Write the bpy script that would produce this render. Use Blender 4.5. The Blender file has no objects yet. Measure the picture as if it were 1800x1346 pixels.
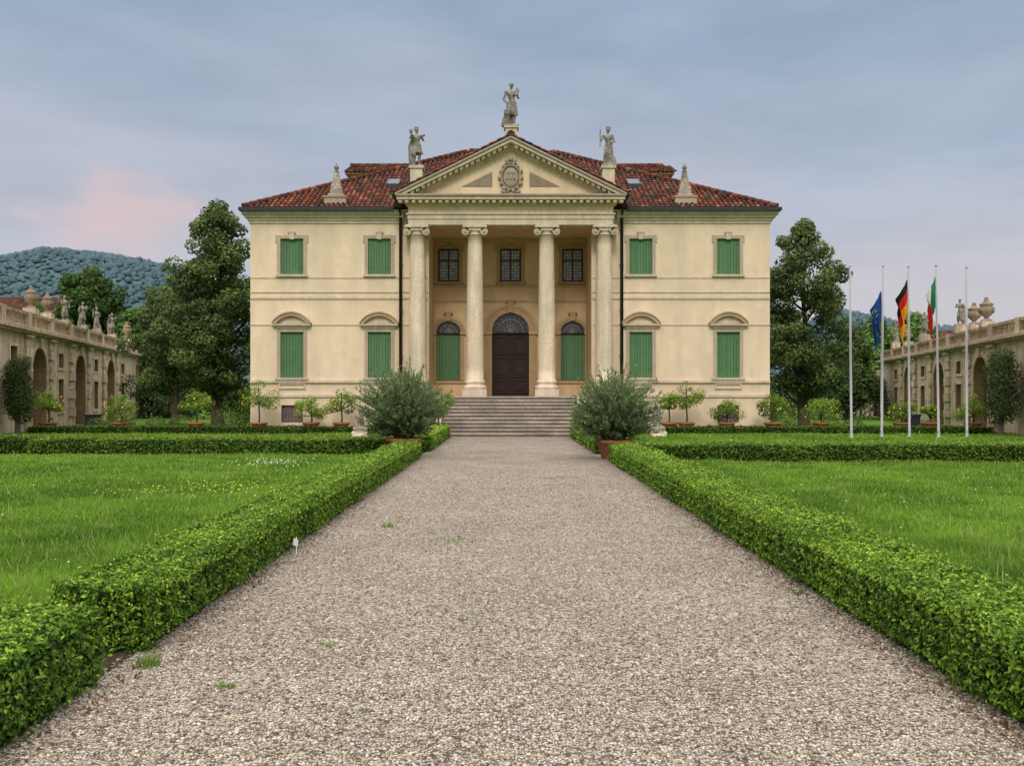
import bpy, math, random
import numpy as np
from mathutils import Vector, Matrix, noise
from mathutils.geometry import tessellate_polygon
random.seed(7); R=np.random.default_rng(11)
sc=bpy.context.scene
pi=math.pi
# ---------------------------------------------------------------- materials
def mk(name,col,rough=.85,ns=(),bump=(),spec=.25,attr=True,translucent=0,streak=None,metal=0):
    m=bpy.data.materials.new(name); m.use_nodes=True
    nt=m.node_tree; N=nt.nodes; L=nt.links
    p=N['Principled BSDF']; out=N['Material Output']
    p.inputs['Roughness'].default_value=rough
    p.inputs['Specular IOR Level'].default_value=spec
    p.inputs['Metallic'].default_value=metal
    tc=N.new('ShaderNodeTexCoord')
    cur=N.new('ShaderNodeVectorMath'); cur.operation='MULTIPLY'
    cur.inputs[0].default_value=col; cur.inputs[1].default_value=(1,1,1)
    if attr:
        a=N.new('ShaderNodeAttribute'); a.attribute_name='Col'
        L.new(a.outputs['Color'],cur.inputs[1])
    def scaleby(sock,lo,hi,a0,a1):
        nonlocal cur
        mr=N.new('ShaderNodeMapRange'); mr.inputs[1].default_value=lo; mr.inputs[2].default_value=hi
        mr.inputs[3].default_value=a0; mr.inputs[4].default_value=a1
        L.new(sock,mr.inputs[0])
        s=N.new('ShaderNodeVectorMath'); s.operation='SCALE'
        L.new(cur.outputs[0],s.inputs[0]); L.new(mr.outputs[0],s.inputs['Scale']); cur=s
    for (scl,amt) in ns:
        n=N.new('ShaderNodeTexNoise'); n.inputs['Scale'].default_value=scl; n.inputs['Detail'].default_value=5
        L.new(tc.outputs['Object'],n.inputs['Vector'])
        scaleby(n.outputs['Fac'],.3,.7,1-amt,1+amt*.7)
    if streak:
        mp=N.new('ShaderNodeMapping'); mp.inputs['Scale'].default_value=(streak[0],streak[0],streak[1])
        L.new(tc.outputs['Object'],mp.inputs['Vector'])
        n=N.new('ShaderNodeTexNoise'); n.inputs['Scale'].default_value=1; n.inputs['Detail'].default_value=6
        L.new(mp.outputs[0],n.inputs['Vector'])
        scaleby(n.outputs['Fac'],.35,.62,1,1-streak[2])
    L.new(cur.outputs[0],p.inputs['Base Color'])
    prev=None
    for (scl,st,dist) in bump:
        n=N.new('ShaderNodeTexNoise'); n.inputs['Scale'].default_value=scl; n.inputs['Detail'].default_value=4
        L.new(tc.outputs['Object'],n.inputs['Vector'])
        b=N.new('ShaderNodeBump'); b.inputs['Strength'].default_value=st; b.inputs['Distance'].default_value=dist
        L.new(n.outputs['Fac'],b.inputs['Height'])
        if prev: L.new(prev.outputs[0],b.inputs['Normal'])
        prev=b
    if prev: L.new(prev.outputs[0],p.inputs['Normal'])
    if translucent:
        t=N.new('ShaderNodeBsdfTranslucent'); L.new(cur.outputs[0],t.inputs['Color'])
        mx=N.new('ShaderNodeMixShader'); mx.inputs[0].default_value=translucent
        L.new(p.outputs[0],mx.inputs[1]); L.new(t.outputs[0],mx.inputs[2]); L.new(mx.outputs[0],out.inputs['Surface'])
    return m
M={}
M['stucco']=mk('cream_stucco',(.80,.635,.45),.9,[(.35,.07),(2.5,.06),(14,.04)],[(40,.15,.01)],streak=(1.6,.22,.14))
M['stucco2']=mk('ochre_stucco',(.68,.47,.265),.9,[(.6,.1),(4,.07)],[(40,.15,.01)],streak=(2,.3,.12))
M['stone']=mk('pale_stone',(.65,.535,.40),.85,[(1.2,.1),(9,.1)],[(30,.2,.01)],streak=(4,.5,.18))
M['ochre']=mk('ochre_stone',(.42,.28,.15),.85,[(2,.12),(11,.12)],[(30,.3,.01)])
M['grey']=mk('grey_relief_stone',(.29,.24,.185),.9,[(3,.15),(18,.12)],[(30,.3,.01)])
M['statue']=mk('weathered_statue_stone',(.25,.225,.19),.95,[(2.5,.5),(11,.45)],[(25,.5,.02)])
M['wallst']=mk('weathered_garden_wall',(.66,.53,.39),.95,[(.35,.18),(2.2,.18),(12,.12)],[(15,.4,.02)],streak=(2.2,.3,.32))
M['wallst2']=mk('garden_wall_trim_stone',(.64,.51,.375),.95,[(.7,.2),(5,.25)],[(15,.4,.02)],streak=(5,.6,.36))
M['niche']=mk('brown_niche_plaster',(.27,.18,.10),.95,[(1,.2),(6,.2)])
M['steps']=mk('grey_steps',(.36,.31,.26),.9,[(1.3,.22),(9,.2),(50,.15)],[(30,.4,.01)])
M['tile']=mk('terracotta_roof_tiles',(1,1,1),.95,[(.6,.35),(5,.3)],[(40,.3,.01)],spec=.08)
M['tilebase']=mk('roof_channel_tiles',(.06,.032,.025),.9,[(2,.3)])
M['green']=mk('green_shutter_paint',(.088,.195,.085),.6,[(3,.1),(25,.06)],[(60,.1,.003)],spec=.3)
M['wood']=mk('dark_door_wood',(.035,.02,.014),.55,[(4,.3)],[(40,.3,.004)],streak=(30,.6,.3))
M['brown']=mk('dark_brown_window_wood',(.05,.03,.02),.6,[(8,.2)])
M['glass']=mk('dark_window_glass',(.03,.032,.036),.15,spec=.6)
M['bottle']=mk('bottle_glass_roundels',(.40,.40,.39),.25,[(6,.25)],spec=.6)
M['dark']=mk('black_gutter_metal',(.02,.022,.028),.45,spec=.4)
M['terra']=mk('terracotta_pot',(.34,.12,.055),.85,[(5,.2),(20,.12)],[(30,.2,.01)])
M['soil']=mk('garden_soil',(.06,.045,.03),1,[(20,.35),(3,.3)],[(40,1,.02)])
M['bark']=mk('tree_bark',(.075,.058,.042),.95,[(6,.3)],[(14,.8,.03)])
M['leaf']=mk('foliage_leaves',(1,1,1),.6,[(3,.12)],translucent=.25,spec=.2)
M['hedgecore']=mk('hedge_inside',(.022,.048,.009),1,[(20,.5)],[(30,1,.05)])
M['grass']=mk('grass_blades',(1,1,1),.7,translucent=.3,spec=.15)
M['pole']=mk('grey_painted_metal',(.32,.32,.34),.45,[(2,.06)],spec=.4)
M['cloth']=mk('flag_cloth',(1,1,1),.8,[(8,.1)],translucent=.25)
M['fruit']=mk('lemon_skin',(.75,.5,.03),.5)
M['petal']=mk('flower_petals',(1,1,1),.7)
M['plaster']=mk('distant_house_plaster',(.5,.42,.32),.9,[(1,.12)])
M['haze']=mk('haze_tinted_wooded_hill',(1,1,1),1,[(.012,.14),(.05,.08)],spec=0)
M['pebble']=mk('pebbles',(1,1,1),.85)
M['label']=mk('white_plastic',(.7,.7,.68),.5)
# gravel
def gravel():
    m=bpy.data.materials.new('gravel'); m.use_nodes=True; N=m.node_tree.nodes; L=m.node_tree.links
    p=N['Principled BSDF']; p.inputs['Roughness'].default_value=.95; p.inputs['Specular IOR Level'].default_value=.1
    tc=N.new('ShaderNodeTexCoord')
    v=N.new('ShaderNodeTexVoronoi'); v.inputs['Scale'].default_value=56; L.new(tc.outputs['Object'],v.inputs['Vector'])
    v2=N.new('ShaderNodeTexVoronoi'); v2.inputs['Scale'].default_value=56; v2.feature='DISTANCE_TO_EDGE'; L.new(tc.outputs['Object'],v2.inputs['Vector'])
    bw=N.new('ShaderNodeSeparateColor'); L.new(v.outputs['Color'],bw.inputs[0])
    cr=N.new('ShaderNodeValToRGB'); e=cr.color_ramp.elements
    e[0].position=0; e[0].color=(.10,.075,.055,1); e[1].position=1; e[1].color=(.66,.61,.54,1)
    for ps,c in [(.15,(.19,.15,.11,1)),(.3,(.37,.29,.22,1)),(.5,(.45,.39,.325,1)),(.7,(.36,.33,.30,1)),(.85,(.56,.49,.41,1))]:
        q=e.new(ps); q.color=c
    L.new(bw.outputs[0],cr.inputs[0])
    mr=N.new('ShaderNodeMapRange'); mr.inputs[1].default_value=0; mr.inputs[2].default_value=.16; mr.inputs[3].default_value=.25; mr.inputs[4].default_value=1.0
    L.new(v2.outputs['Distance'],mr.inputs[0])
    last=mr.outputs[0]
    for scl,amt in((.7,.14),(3.5,.12),(14,.12)):
        n=N.new('ShaderNodeTexNoise'); n.inputs['Scale'].default_value=scl; n.inputs['Detail'].default_value=6; L.new(tc.outputs['Object'],n.inputs['Vector'])
        mr2=N.new('ShaderNodeMapRange'); mr2.inputs[1].default_value=.3; mr2.inputs[2].default_value=.7; mr2.inputs[3].default_value=1-amt; mr2.inputs[4].default_value=1+amt
        L.new(n.outputs['Fac'],mr2.inputs[0])
        mu=N.new('ShaderNodeMath'); mu.operation='MULTIPLY'; L.new(last,mu.inputs[0]); L.new(mr2.outputs[0],mu.inputs[1]); last=mu.outputs[0]
    s=N.new('ShaderNodeVectorMath'); s.operation='SCALE'; L.new(cr.outputs[0],s.inputs[0]); L.new(last,s.inputs['Scale'])
    L.new(s.outputs[0],p.inputs['Base Color'])
    b=N.new('ShaderNodeBump'); b.inputs['Strength'].default_value=.9; b.inputs['Distance'].default_value=.012
    L.new(mr.outputs[0],b.inputs['Height']); L.new(b.outputs[0],p.inputs['Normal'])
    return m
M['gravel']=gravel()
def groundm():
    m=bpy.data.materials.new('lawn_ground'); m.use_nodes=True; N=m.node_tree.nodes; L=m.node_tree.links
    p=N['Principled BSDF']; p.inputs['Roughness'].default_value=.95; p.inputs['Specular IOR Level'].default_value=.05
    tc=N.new('ShaderNodeTexCoord')
    n=N.new('ShaderNodeTexNoise'); n.inputs['Scale'].default_value=.5; n.inputs['Detail'].default_value=9; n.inputs['Roughness'].default_value=.7; L.new(tc.outputs['Object'],n.inputs['Vector'])
    cr=N.new('ShaderNodeValToRGB'); e=cr.color_ramp.elements
    e[0].position=.3; e[0].color=(.045,.11,.014,1); e[1].position=.72; e[1].color=(.16,.26,.04,1)
    q=e.new(.5); q.color=(.085,.18,.022,1)
    L.new(n.outputs['Fac'],cr.inputs[0])
    L.new(cr.outputs[0],p.inputs['Base Color'])
    n2=N.new('ShaderNodeTexNoise'); n2.inputs['Scale'].default_value=25; L.new(tc.outputs['Object'],n2.inputs['Vector'])
    b=N.new('ShaderNodeBump'); b.inputs['Strength'].default_value=.8; b.inputs['Distance'].default_value=.04
    L.new(n2.outputs['Fac'],b.inputs['Height']); L.new(b.outputs[0],p.inputs['Normal'])
    return m
M['ground']=groundm()
# ---------------------------------------------------------------- mesh builder
class B:
    def __init__(s): s.V=[];s.F=[];s.C=[];s.n=0;s.mats=[]
    def mi(s,m):
        if m not in s.mats: s.mats.append(m)
        return s.mats.index(m)
    def add(s,v,f,m,col=(1,1,1),smooth=False):
        v=np.asarray(v,dtype=np.float64).reshape(-1,3)
        k=len(v); c=np.asarray(col,dtype=np.float64)
        if c.ndim==1: c=np.tile(c[:3],(k,1))
        i=s.mi(m)
        if isinstance(f,np.ndarray): s.F.append((f+s.n,i,smooth))
        else:
            by={}
            for q in f: by.setdefault(len(q),[]).append(q)
            for q in by.values(): s.F.append((np.array(q,dtype=np.int64)+s.n,i,smooth))
        s.V.append(v); s.C.append(c); s.n+=k
    def mesh(s,name):
        V=np.concatenate(s.V); C=np.concatenate(s.C); C=np.hstack([C,np.ones((len(C),1))])
        me=bpy.data.meshes.new(name)
        me.vertices.add(len(V)); me.vertices.foreach_set('co',V.astype(np.float32).ravel())
        li=np.concatenate([f.ravel() for f,_,_ in s.F])
        tot=np.concatenate([np.full(len(f),f.shape[1]) for f,_,_ in s.F])
        ls=np.concatenate([[0],np.cumsum(tot)[:-1]])
        mi=np.concatenate([np.full(len(f),i) for f,i,_ in s.F]); sm=np.concatenate([np.full(len(f),q) for f,_,q in s.F])
        me.loops.add(len(li)); me.loops.foreach_set('vertex_index',li.astype(np.int32))
        me.polygons.add(len(tot)); me.polygons.foreach_set('loop_start',ls.astype(np.int32))
        me.polygons.foreach_set('material_index',mi.astype(np.int32)); me.polygons.foreach_set('use_smooth',sm.astype(bool))
        me.update(calc_edges=True)
        a=me.color_attributes.new('Col','FLOAT_COLOR','POINT'); a.data.foreach_set('color',C.astype(np.float32).ravel())
        for m in s.mats: me.materials.append(M[m])
        me.validate()
        return me
    def obj(s,name,parent=None,mat=None):
        o=bpy.data.objects.new(name,s.mesh(name)); sc.collection.objects.link(o)
        if mat is not None: o.matrix_world=mat
        if parent: o.parent=parent
        return o
    # primitives
    def box(s,x0,x1,y0,y1,z0,z1,m,col=(1,1,1)):
        v=[(x,y,z) for x in(x0,x1) for y in(y0,y1) for z in(z0,z1)]
        s.add(v,[(0,1,3,2),(4,6,7,5),(0,4,5,1),(2,3,7,6),(0,2,6,4),(1,5,7,3)],m,col)
    def lathe(s,prof,cx,cy,m,n=16,z0=0,col=(1,1,1),sc_=1,smooth=True):
        v=[];f=[]
        for r,z in prof:
            for i in range(n):
                a=2*pi*i/n; v.append((cx+sc_*r*math.cos(a),cy+sc_*r*math.sin(a),z0+sc_*z))
        k=len(prof)
        for j in range(k-1):
            for i in range(n):
                i2=(i+1)%n; f.append((j*n+i,j*n+i2,(j+1)*n+i2,(j+1)*n+i))
        s.add(v,f,m,col,smooth)
        s.add(v[-n:],[tuple(range(n))],m,col)
    def tube(s,pts,rad,m,n=8,col=(1,1,1),cap=True):
        v=[];f=[]; P=[Vector(p) for p in pts]
        for j,p in enumerate(P):
            t=(P[min(j+1,len(P)-1)]-P[max(j-1,0)]).normalized()
            a=t.cross(Vector((0,1,0)) if abs(t.y)<.9 else Vector((1,0,0))).normalized(); b=t.cross(a)
            for i in range(n):
                q=p+rad[j]*(a*math.cos(2*pi*i/n)+b*math.sin(2*pi*i/n)); v.append(q[:])
        for j in range(len(P)-1):
            for i in range(n):
                i2=(i+1)%n; f.append((j*n+i,j*n+i2,(j+1)*n+i2,(j+1)*n+i))
        if cap: f+= [tuple(range(n)),tuple(range((len(P)-1)*n,len(P)*n))]
        s.add(v,f,m,col,True)
    def ell(s,c,r,m,n=12,k=8,col=(1,1,1)):
        v=[];f=[]
        for j in range(k+1):
            t=pi*j/k
            for i in range(n):
                a=2*pi*i/n; v.append((c[0]+r[0]*math.sin(t)*math.cos(a),c[1]+r[1]*math.sin(t)*math.sin(a),c[2]+r[2]*math.cos(t)))
        for j in range(k):
            for i in range(n):
                i2=(i+1)%n; f.append((j*n+i,j*n+i2,(j+1)*n+i2,(j+1)*n+i))
        s.add(v,f,m,col,True)
    def extr(s,outer,holes,y0,y1,m,col=(1,1,1),hd=None,hm=None,sides=True):
        loops=[outer]+list(holes)
        pts=[p for l in loops for p in l]
        tri=tessellate_polygon([[Vector((p[0],p[1],0)) for p in l] for l in loops])
        s.add([(p[0],y0,p[1]) for p in pts],[tuple(t) for t in tri],m,col)
        for li,l in enumerate(loops):
            if li==0 and not sides: continue
            e=y1
            mm=m
            if li>0 and hd: e=y0+hd[li-1]
            if li>0 and hm: mm=hm[li-1] or m
            k=len(l)
            v=[(p[0],y0,p[1]) for p in l]+[(p[0],e,p[1]) for p in l]
            s.add(v,[(i,(i+1)%k,k+(i+1)%k,k+i) for i in range(k)],mm,col)
def rect(x0,x1,z0,z1): return [(x0,z0),(x1,z0),(x1,z1),(x0,z1)]
def arch(cx,hw,z0,zs,n=14,rise=None):
    rise=hw if rise is None else rise
    return [(cx-hw,z0),(cx+hw,z0)]+[(cx+hw*math.cos(pi*i/n),zs+rise*math.sin(pi*i/n)) for i in range(n+1)]
def empty(name):
    o=bpy.data.objects.new(name,None); sc.collection.objects.link(o); return o
def inpoly(p,poly):
    s=0
    for i in range(len(poly)):
        a=poly[i];b=poly[(i+1)%len(poly)]
        c=(b[0]-a[0])*(p[1]-a[1])-(b[1]-a[1])*(p[0]-a[0])
        if c<0: s-=1
        else: s+=1
    return abs(s)==len(poly)
TC=[(.20,.060,.036),(.16,.050,.034),(.125,.046,.034),(.25,.085,.05),(.085,.045,.036),(.18,.062,.040),(.055,.042,.036),(.23,.11,.07),(.15,.046,.032),(.10,.065,.05)]
def tiles(b,P0,U,Vd,poly,su=.23,sv=.40):
    P0=Vector(P0);U=Vector(U).normalized();Vd=Vector(Vd).normalized();N=U.cross(Vd)
    if N.z<0:N=-N
    b.add([(P0+U*u+Vd*v)[:] for u,v in poly],[tuple(range(len(poly)))],'tilebase')
    um=min(p[0] for p in poly);uM=max(p[0] for p in poly);vM=max(p[1] for p in poly)
    V=[];F=[];C=[];k=0
    nu=int((uM-um)/su)+1
    for i in range(nu):
        u=um+(i+.5)*su; rc=random.uniform(.9,1.08)
        for j in range(int(vM/sv)+1):
            v=j*sv
            if not inpoly((u,v+.15),poly): continue
            c=random.choice(TC); g=random.uniform(.75,1.2)*rc
            uu=u+random.uniform(-.012,.012)
            for (vv,r,l) in((v-.05,.092,.045),(v+sv+.02,.070,.012)):
                for a in range(6):
                    t=pi*a/5
                    q=P0+U*(uu+r*math.cos(t))+Vd*vv+N*(l+r*.9*math.sin(t)); V.append(q[:]); C.append([x*g for x in c])
            for a in range(5): F.append((k+a,k+a+1,k+7+a,k+6+a))
            F.append((k,k+1,k+2,k+3,k+4,k+5)); k+=12
    b.add(V,F,'tile',C)
def ridge(b,p,q,r=.15):
    p=Vector(p);q=Vector(q);L=(q-p).length;n=int(L/.42);d=(q-p)/L
    for i in range(n):
        c=random.choice(TC);a=p+d*(i*.42);e=a+d*.45
        b.tube([a[:],e[:]],[r*1.1,r*.9],'tile',8,c)
# ---------------------------------------------------------------- ground & path
b=B(); b.add([(-3000,-300,0),(3000,-300,0),(3000,3000,0),(-3000,3000,0)],[(0,1,2,3)],'ground'); b.obj('ground')
b=B()
n=60; ys=np.linspace(-4,38.25,n); v=[];f=[]
for i,y in enumerate(ys):
    w=2.56
    v+=[(-w,y,.008),(w,y,.008)]
    if i: f.append((2*i-2,2*i-1,2*i+1,2*i))
b.add(v,f,'gravel'); b.obj('gravel_path')
b=B()
for x0,x1,y0,y1 in((-4.75,-2.38,2.6,6.2),(-3.3,-2.42,6.2,38),(2.44,3.3,2.6,38)): b.add([(x0,y0,.004),(x1,y0,.004),(x1,y1,.004),(x0,y1,.004)],[(0,1,2,3)],'soil')
b.obj('hedge_bed_soil')
# loose pebbles
t=(1+5**.5)/2
ico=np.array([(-1,t,0),(1,t,0),(-1,-t,0),(1,-t,0),(0,-1,t),(0,1,t),(0,-1,-t),(0,1,-t),(t,0,-1),(t,0,1),(-t,0,-1),(-t,0,1)])/1.9
icf=np.array([(0,11,5),(0,5,1),(0,1,7),(0,7,10),(0,10,11),(1,5,9),(5,11,4),(11,10,2),(10,7,6),(7,1,8),(3,9,4),(3,4,2),(3,2,6),(3,6,8),(3,8,9),(4,9,5),(2,4,11),(6,2,10),(8,6,7),(9,8,1)])
K=60000
d=3.6+17*R.random(K)**2.0; x=R.uniform(-2.62,2.62,K)
s=R.uniform(.0045,.0105,K)*(1+.012*d); S=np.stack([s*R.uniform(.8,1.4,K),s*R.uniform(.8,1.4,K),s*R.uniform(.5,.9,K)],1)
P=ico[None]*S[:,None]*R.uniform(.85,1.15,(K,12,1)); a=R.random(K)*2*pi
X=P[...,0]*np.cos(a)[:,None]-P[...,1]*np.sin(a)[:,None]; Y=P[...,0]*np.sin(a)[:,None]+P[...,1]*np.cos(a)[:,None]
P=np.stack([X+x[:,None],Y+d[:,None],P[...,2]+.008+(s*.3)[:,None]],2)
pal=np.array([(.19,.14,.10),(.40,.325,.25),(.48,.42,.345),(.36,.33,.30),(.60,.55,.49),(.29,.25,.21),(.45,.345,.25),(.53,.47,.40)])
C=np.repeat(pal[R.integers(0,8,K)]*R.uniform(.72,1.02,(K,1)),12,0)
F=(icf[None]+12*np.arange(K)[:,None,None]).reshape(-1,3)
b=B(); b.add(P.reshape(-1,3),F,'pebble',C,True); b.obj('loose_pebbles')
# ---------------------------------------------------------------- foliage helpers
def norm(a): return a/np.maximum(np.linalg.norm(a,axis=1,keepdims=True),1e-6)
def leafquads(b,c,nrm,s,col,m='leaf',asp=.55,up=0.0):
    k=len(c); t=R.normal(size=(k,3)); t[:,2]+=up; t=norm(t-nrm*np.sum(t*nrm,1)[:,None]*.75)
    w=norm(np.cross(t,nrm+R.normal(size=(k,3))*.25)); s=np.asarray(s).reshape(-1,1)*np.ones((k,1))
    up_=norm(np.cross(w,t))
    V=np.stack([c-t*s*.5,c+w*s*asp*.5+up_*s*.08,c+t*s*.5,c-w*s*asp*.5+up_*s*.08],1)
    b.add(V.reshape(-1,3),np.arange(4*k).reshape(-1,4),m,np.repeat(col,4,0))
def sn(x,y,z,f,ph=0):
    return (np.sin(x*f+1.3*np.sin(y*f*.7+ph)+ph)+np.sin(y*f*1.1+1.7*np.sin(z*f*.9+x*f*.5)+ph*2)+np.sin(z*f*1.3+1.1*np.sin(x*f*.8)+ph*3))/3
DK=np.array((.035,.088,.012));MD=np.array((.145,.265,.024));BR=np.array((.36,.52,.055))
def hedge(name,x0,x1,y0,y1,h,sides='lrfbt',tone=1.0,dens=2.1,seed=0):
    b=B(); i=.07
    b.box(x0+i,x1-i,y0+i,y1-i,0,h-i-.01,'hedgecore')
    segs=[]
    if 't' in sides: segs.append('t')
    for q in 'lrfb':
        if q in sides: segs.append(q)
    ny=max(1,int((y1-y0)/1.0)); 
    for k in range(ny):
        a0=y0+(y1-y0)*k/ny;a1=y0+(y1-y0)*(k+1)/ny; dm=max((a0+a1)/2,3)
        s=min(max(.0026*dm,.032),.085)
        for q in segs:
            if q=='f' and k>0 or q=='b' and k<ny-1: continue
            if q=='t': A=(x1-x0)*(a1-a0)
            elif q in 'lr': A=h*(a1-a0)
            else: A=(x1-x0)*h
            n=int(dens*A/(.27*s*s)); u=R.random(n);v=R.random(n)
            if q=='t': c=np.stack([x0+u*(x1-x0),a0+v*(a1-a0),np.full(n,h)],1);nm=(0,0,1)
            elif q=='l': c=np.stack([np.full(n,x0),a0+u*(a1-a0),v*h],1);nm=(-1,0,0)
            elif q=='r': c=np.stack([np.full(n,x1),a0+u*(a1-a0),v*h],1);nm=(1,0,0)
            elif q=='f': c=np.stack([x0+u*(x1-x0),np.full(n,y0),v*h],1);nm=(0,-1,0)
            else: c=np.stack([x0+u*(x1-x0),np.full(n,y1),v*h],1);nm=(0,1,0)
            nm=np.array(nm,float)
            w=sn(c[:,0],c[:,1],c[:,2],5.5,seed)*.022+sn(c[:,0],c[:,1],c[:,2],17,seed+1)*.024+sn(c[:,0],c[:,1],c[:,2],1.7,seed+2)*.024
            sprig=np.clip(sn(c[:,0],c[:,1],c[:,2],47,seed+8)-.1,0,1)*.06
            cx,cz=(x0+x1)/2,h/2
            if q=='t': e=np.clip(np.abs(c[:,0]-cx)/((x1-x0)/2)-.82,0,1)*4; w=w-e*.04
            if q in 'lrfb': e=np.clip(c[:,2]/h-.86,0,1)*5; w=w-e*.035; w=w-np.clip(.22-c[:,2]/h,0,1)*.3
            dep=R.random(n)**1.5
            c=c+nm[None]*(w+sprig-dep*.075+.035*(R.random(n)<.12)*R.random(n)*2)[:,None]
            N_=norm(nm[None]+R.normal(size=(n,3))*.6+np.array((0,0,.4)))
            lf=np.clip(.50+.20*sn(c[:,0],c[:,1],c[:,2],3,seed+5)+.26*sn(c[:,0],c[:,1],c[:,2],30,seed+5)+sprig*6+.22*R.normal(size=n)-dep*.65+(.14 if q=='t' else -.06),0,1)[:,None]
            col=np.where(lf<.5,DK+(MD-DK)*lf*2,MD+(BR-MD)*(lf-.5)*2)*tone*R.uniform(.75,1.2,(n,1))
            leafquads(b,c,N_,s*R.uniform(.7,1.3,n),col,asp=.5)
    return b.obj(name)
H='box_hedge'
hedge(H,-3.14,-2.47,6.12,25.2,.47,'rlft',seed=1)
hedge(H,-4.6,-2.50,3.2,5.52,.46,'rlfbt',seed=2)
hedge(H,2.5,3.16,3.2,24.1,.47,'lrfbt',seed=3)
hedge(H,-3.1,-2.45,28,37.6,.46,'rlft',seed=4)
hedge(H,2.42,3.1,27,37.4,.46,'lrft',seed=5)
hedge(H,-13.6,-3.6,26.2,27.3,.45,'frt',tone=.66,seed=6)
hedge(H,-24,-13.7,26.9,28,.48,'frt',tone=.62,seed=7)
hedge(H,3.3,24,23.3,24.3,.45,'flt',tone=.68,seed=8)
hedge('low_border_hedge',-21,-3.5,40.5,40.95,.34,'frt',tone=.52,seed=9)
hedge('low_border_hedge',3.5,21,40.5,40.95,.34,'flt',tone=.52,seed=10)
# fallen leaves under the hedges
b=B(); n=1700; d=3.6+14*R.random(n)**1.5; sx=np.where(R.random(n)<.3,-1,1); x=sx*(2.46-np.abs(R.normal(size=n))*.10)
cc=np.array([(.16,.07,.03),(.10,.05,.025),(.22,.12,.05),(.07,.04,.02)])[R.integers(0,4,n)]
leafquads(b,np.stack([x,d,np.full(n,.018)+R.random(n)*.01],1),norm(R.normal(size=(n,3))*.3+np.array((0,0,1))),R.uniform(.015,.04,n),cc); b.obj('fallen_leaves')
# ---------------------------------------------------------------- lawn grass
def grass(name,x0f,x1f,d0,d1,K,hs=1.0,wk=.0011,pw=1.4):
    d=d0+(d1-d0)*R.random(K)**pw
    x=x0f(d)+(x1f(d)-x0f(d))*R.random(K)
    hh=(.035+.055*R.random(K)+.05*np.clip(sn(x,d,x*0,1.3,3),0,1)+.04*np.clip(sn(x,d,x*0,6,3),0,1))*hs
    tall=R.random(K)<.006; hh[tall]*=2.0
    w=wk*np.maximum(d,6)*R.uniform(.7,1.3,K); w[tall]*=.7
    a=R.random(K)*2*pi; lean=R.normal(size=(K,2))*.35*hh[:,None]
    b0=np.stack([x-np.cos(a)*w,d-np.sin(a)*w,x*0],1); b1=np.stack([x+np.cos(a)*w,d+np.sin(a)*w,x*0],1)
    tp=np.stack([x+lean[:,0],d+lean[:,1],hh],1)
    l=np.clip(.50+.35*sn(x,d,x*0,.9,7)+.3*sn(x,d,x*0,3.3,2)+.25*R.normal(size=K),0,1)[:,None]
    g0=np.array((.065,.155,.016));g1=np.array((.225,.385,.042))
    col=g0+(g1-g0)*l; dry=R.random(K)<.05; col[dry]=np.array((.32,.33,.12)); col[tall]=np.array((.32,.36,.14))
    b=B(); b.add(np.stack([b0,b1,tp],1).reshape(-1,3),np.arange(3*K).reshape(-1,3),'grass',np.repeat(col,3,0)); return b.obj(name)
grass('lawn_grass',lambda d:-.6*d-1,lambda d:-3.1+0*d,6,26.2,210000)
grass('lawn_grass',lambda d:3.15+0*d,lambda d:.62*d+1,6,23.3,190000)
grass('lawn_grass',lambda d:-.6*d-1,lambda d:-3.1+0*d,27.5,43,60000,1.0,.0013,1)
grass('lawn_grass',lambda d:3.1+0*d,lambda d:.62*d+1,24.3,43,60000,1.0,.0013,1)
b=B()
def flowers(cx,cy,rx,ry,n,col,z=.1,s=.02):
    c=np.stack([cx+R.normal(size=n)*rx,cy+R.normal(size=n)*ry,z+R.uniform(-.02,.03,n)],1)
    leafquads(b,c,norm(R.normal(size=(n,3))*.4+np.array((0,-.4,.8))),s*R.uniform(.7,1.3,n),np.tile(col,(n,1)),'petal',1)
flowers(-5.7,22.3,.5,.7,150,(.65,.67,.55),.12,.028); flowers(-5.4,16.5,.8,1.0,260,(.42,.44,.03),.09,.03)
flowers(-8,14,3,4,70,(.6,.6,.5),.1,.02); flowers(8,13,3,4,170,(.6,.6,.5),.12,.022); flowers(-9,35,4,3,50,(.6,.6,.5),.1,.035); flowers(9,30,4,3,50,(.6,.6,.5),.1,.035)
b.obj('lawn_wildflowers')
# tufts on path
b=B()
for (x,y,r,n) in [(-1.66,12.0,.10,45),(-1.75,5.4,.05,45),(-.45,7.0,.04,25),(-.75,10.9,.3,50),(-.75,10.6,.25,40),(-1.33,6.3,.07,20),(-2.38,5.85,.08,90),(1.0,14.2,.12,15),(.75,19,.3,50),(1.2,19.4,.3,40),(-.35,9,.1,15),(-.9,5.0,.03,10),(2.35,8,.1,40),(-2.35,14,.2,50),(2.3,12,.25,50)]:
    for i in range(n):
        a=random.random()*2*pi;rr=r*random.random()**.7;px,py=x+rr*math.cos(a),y+rr*math.sin(a);h=random.uniform(.01,.04)
        if (x,y)==(-2.38,5.85) or (x,y)==(-1.66,12.0): h*=2.5
        la=random.random()*2*pi;w=.003+.0002*y
        b.add([(px-w,py,.006),(px+w,py,.006),(px+h*.6*math.cos(la),py+h*.6*math.sin(la),h+.008)],[(0,1,2)],'grass',(.13,.22,.04))
b.obj('path_weeds')
b=B(); b.tube([(-2.36,9.9,0),(-2.36,9.9,.2)],[.004,.004],'label',5); b.extr([(-2.395,.12),(-2.345,.10),(-2.335,.17),(-2.385,.19)],[],9.885,9.889,'label'); b.obj('plant_label')
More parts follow.
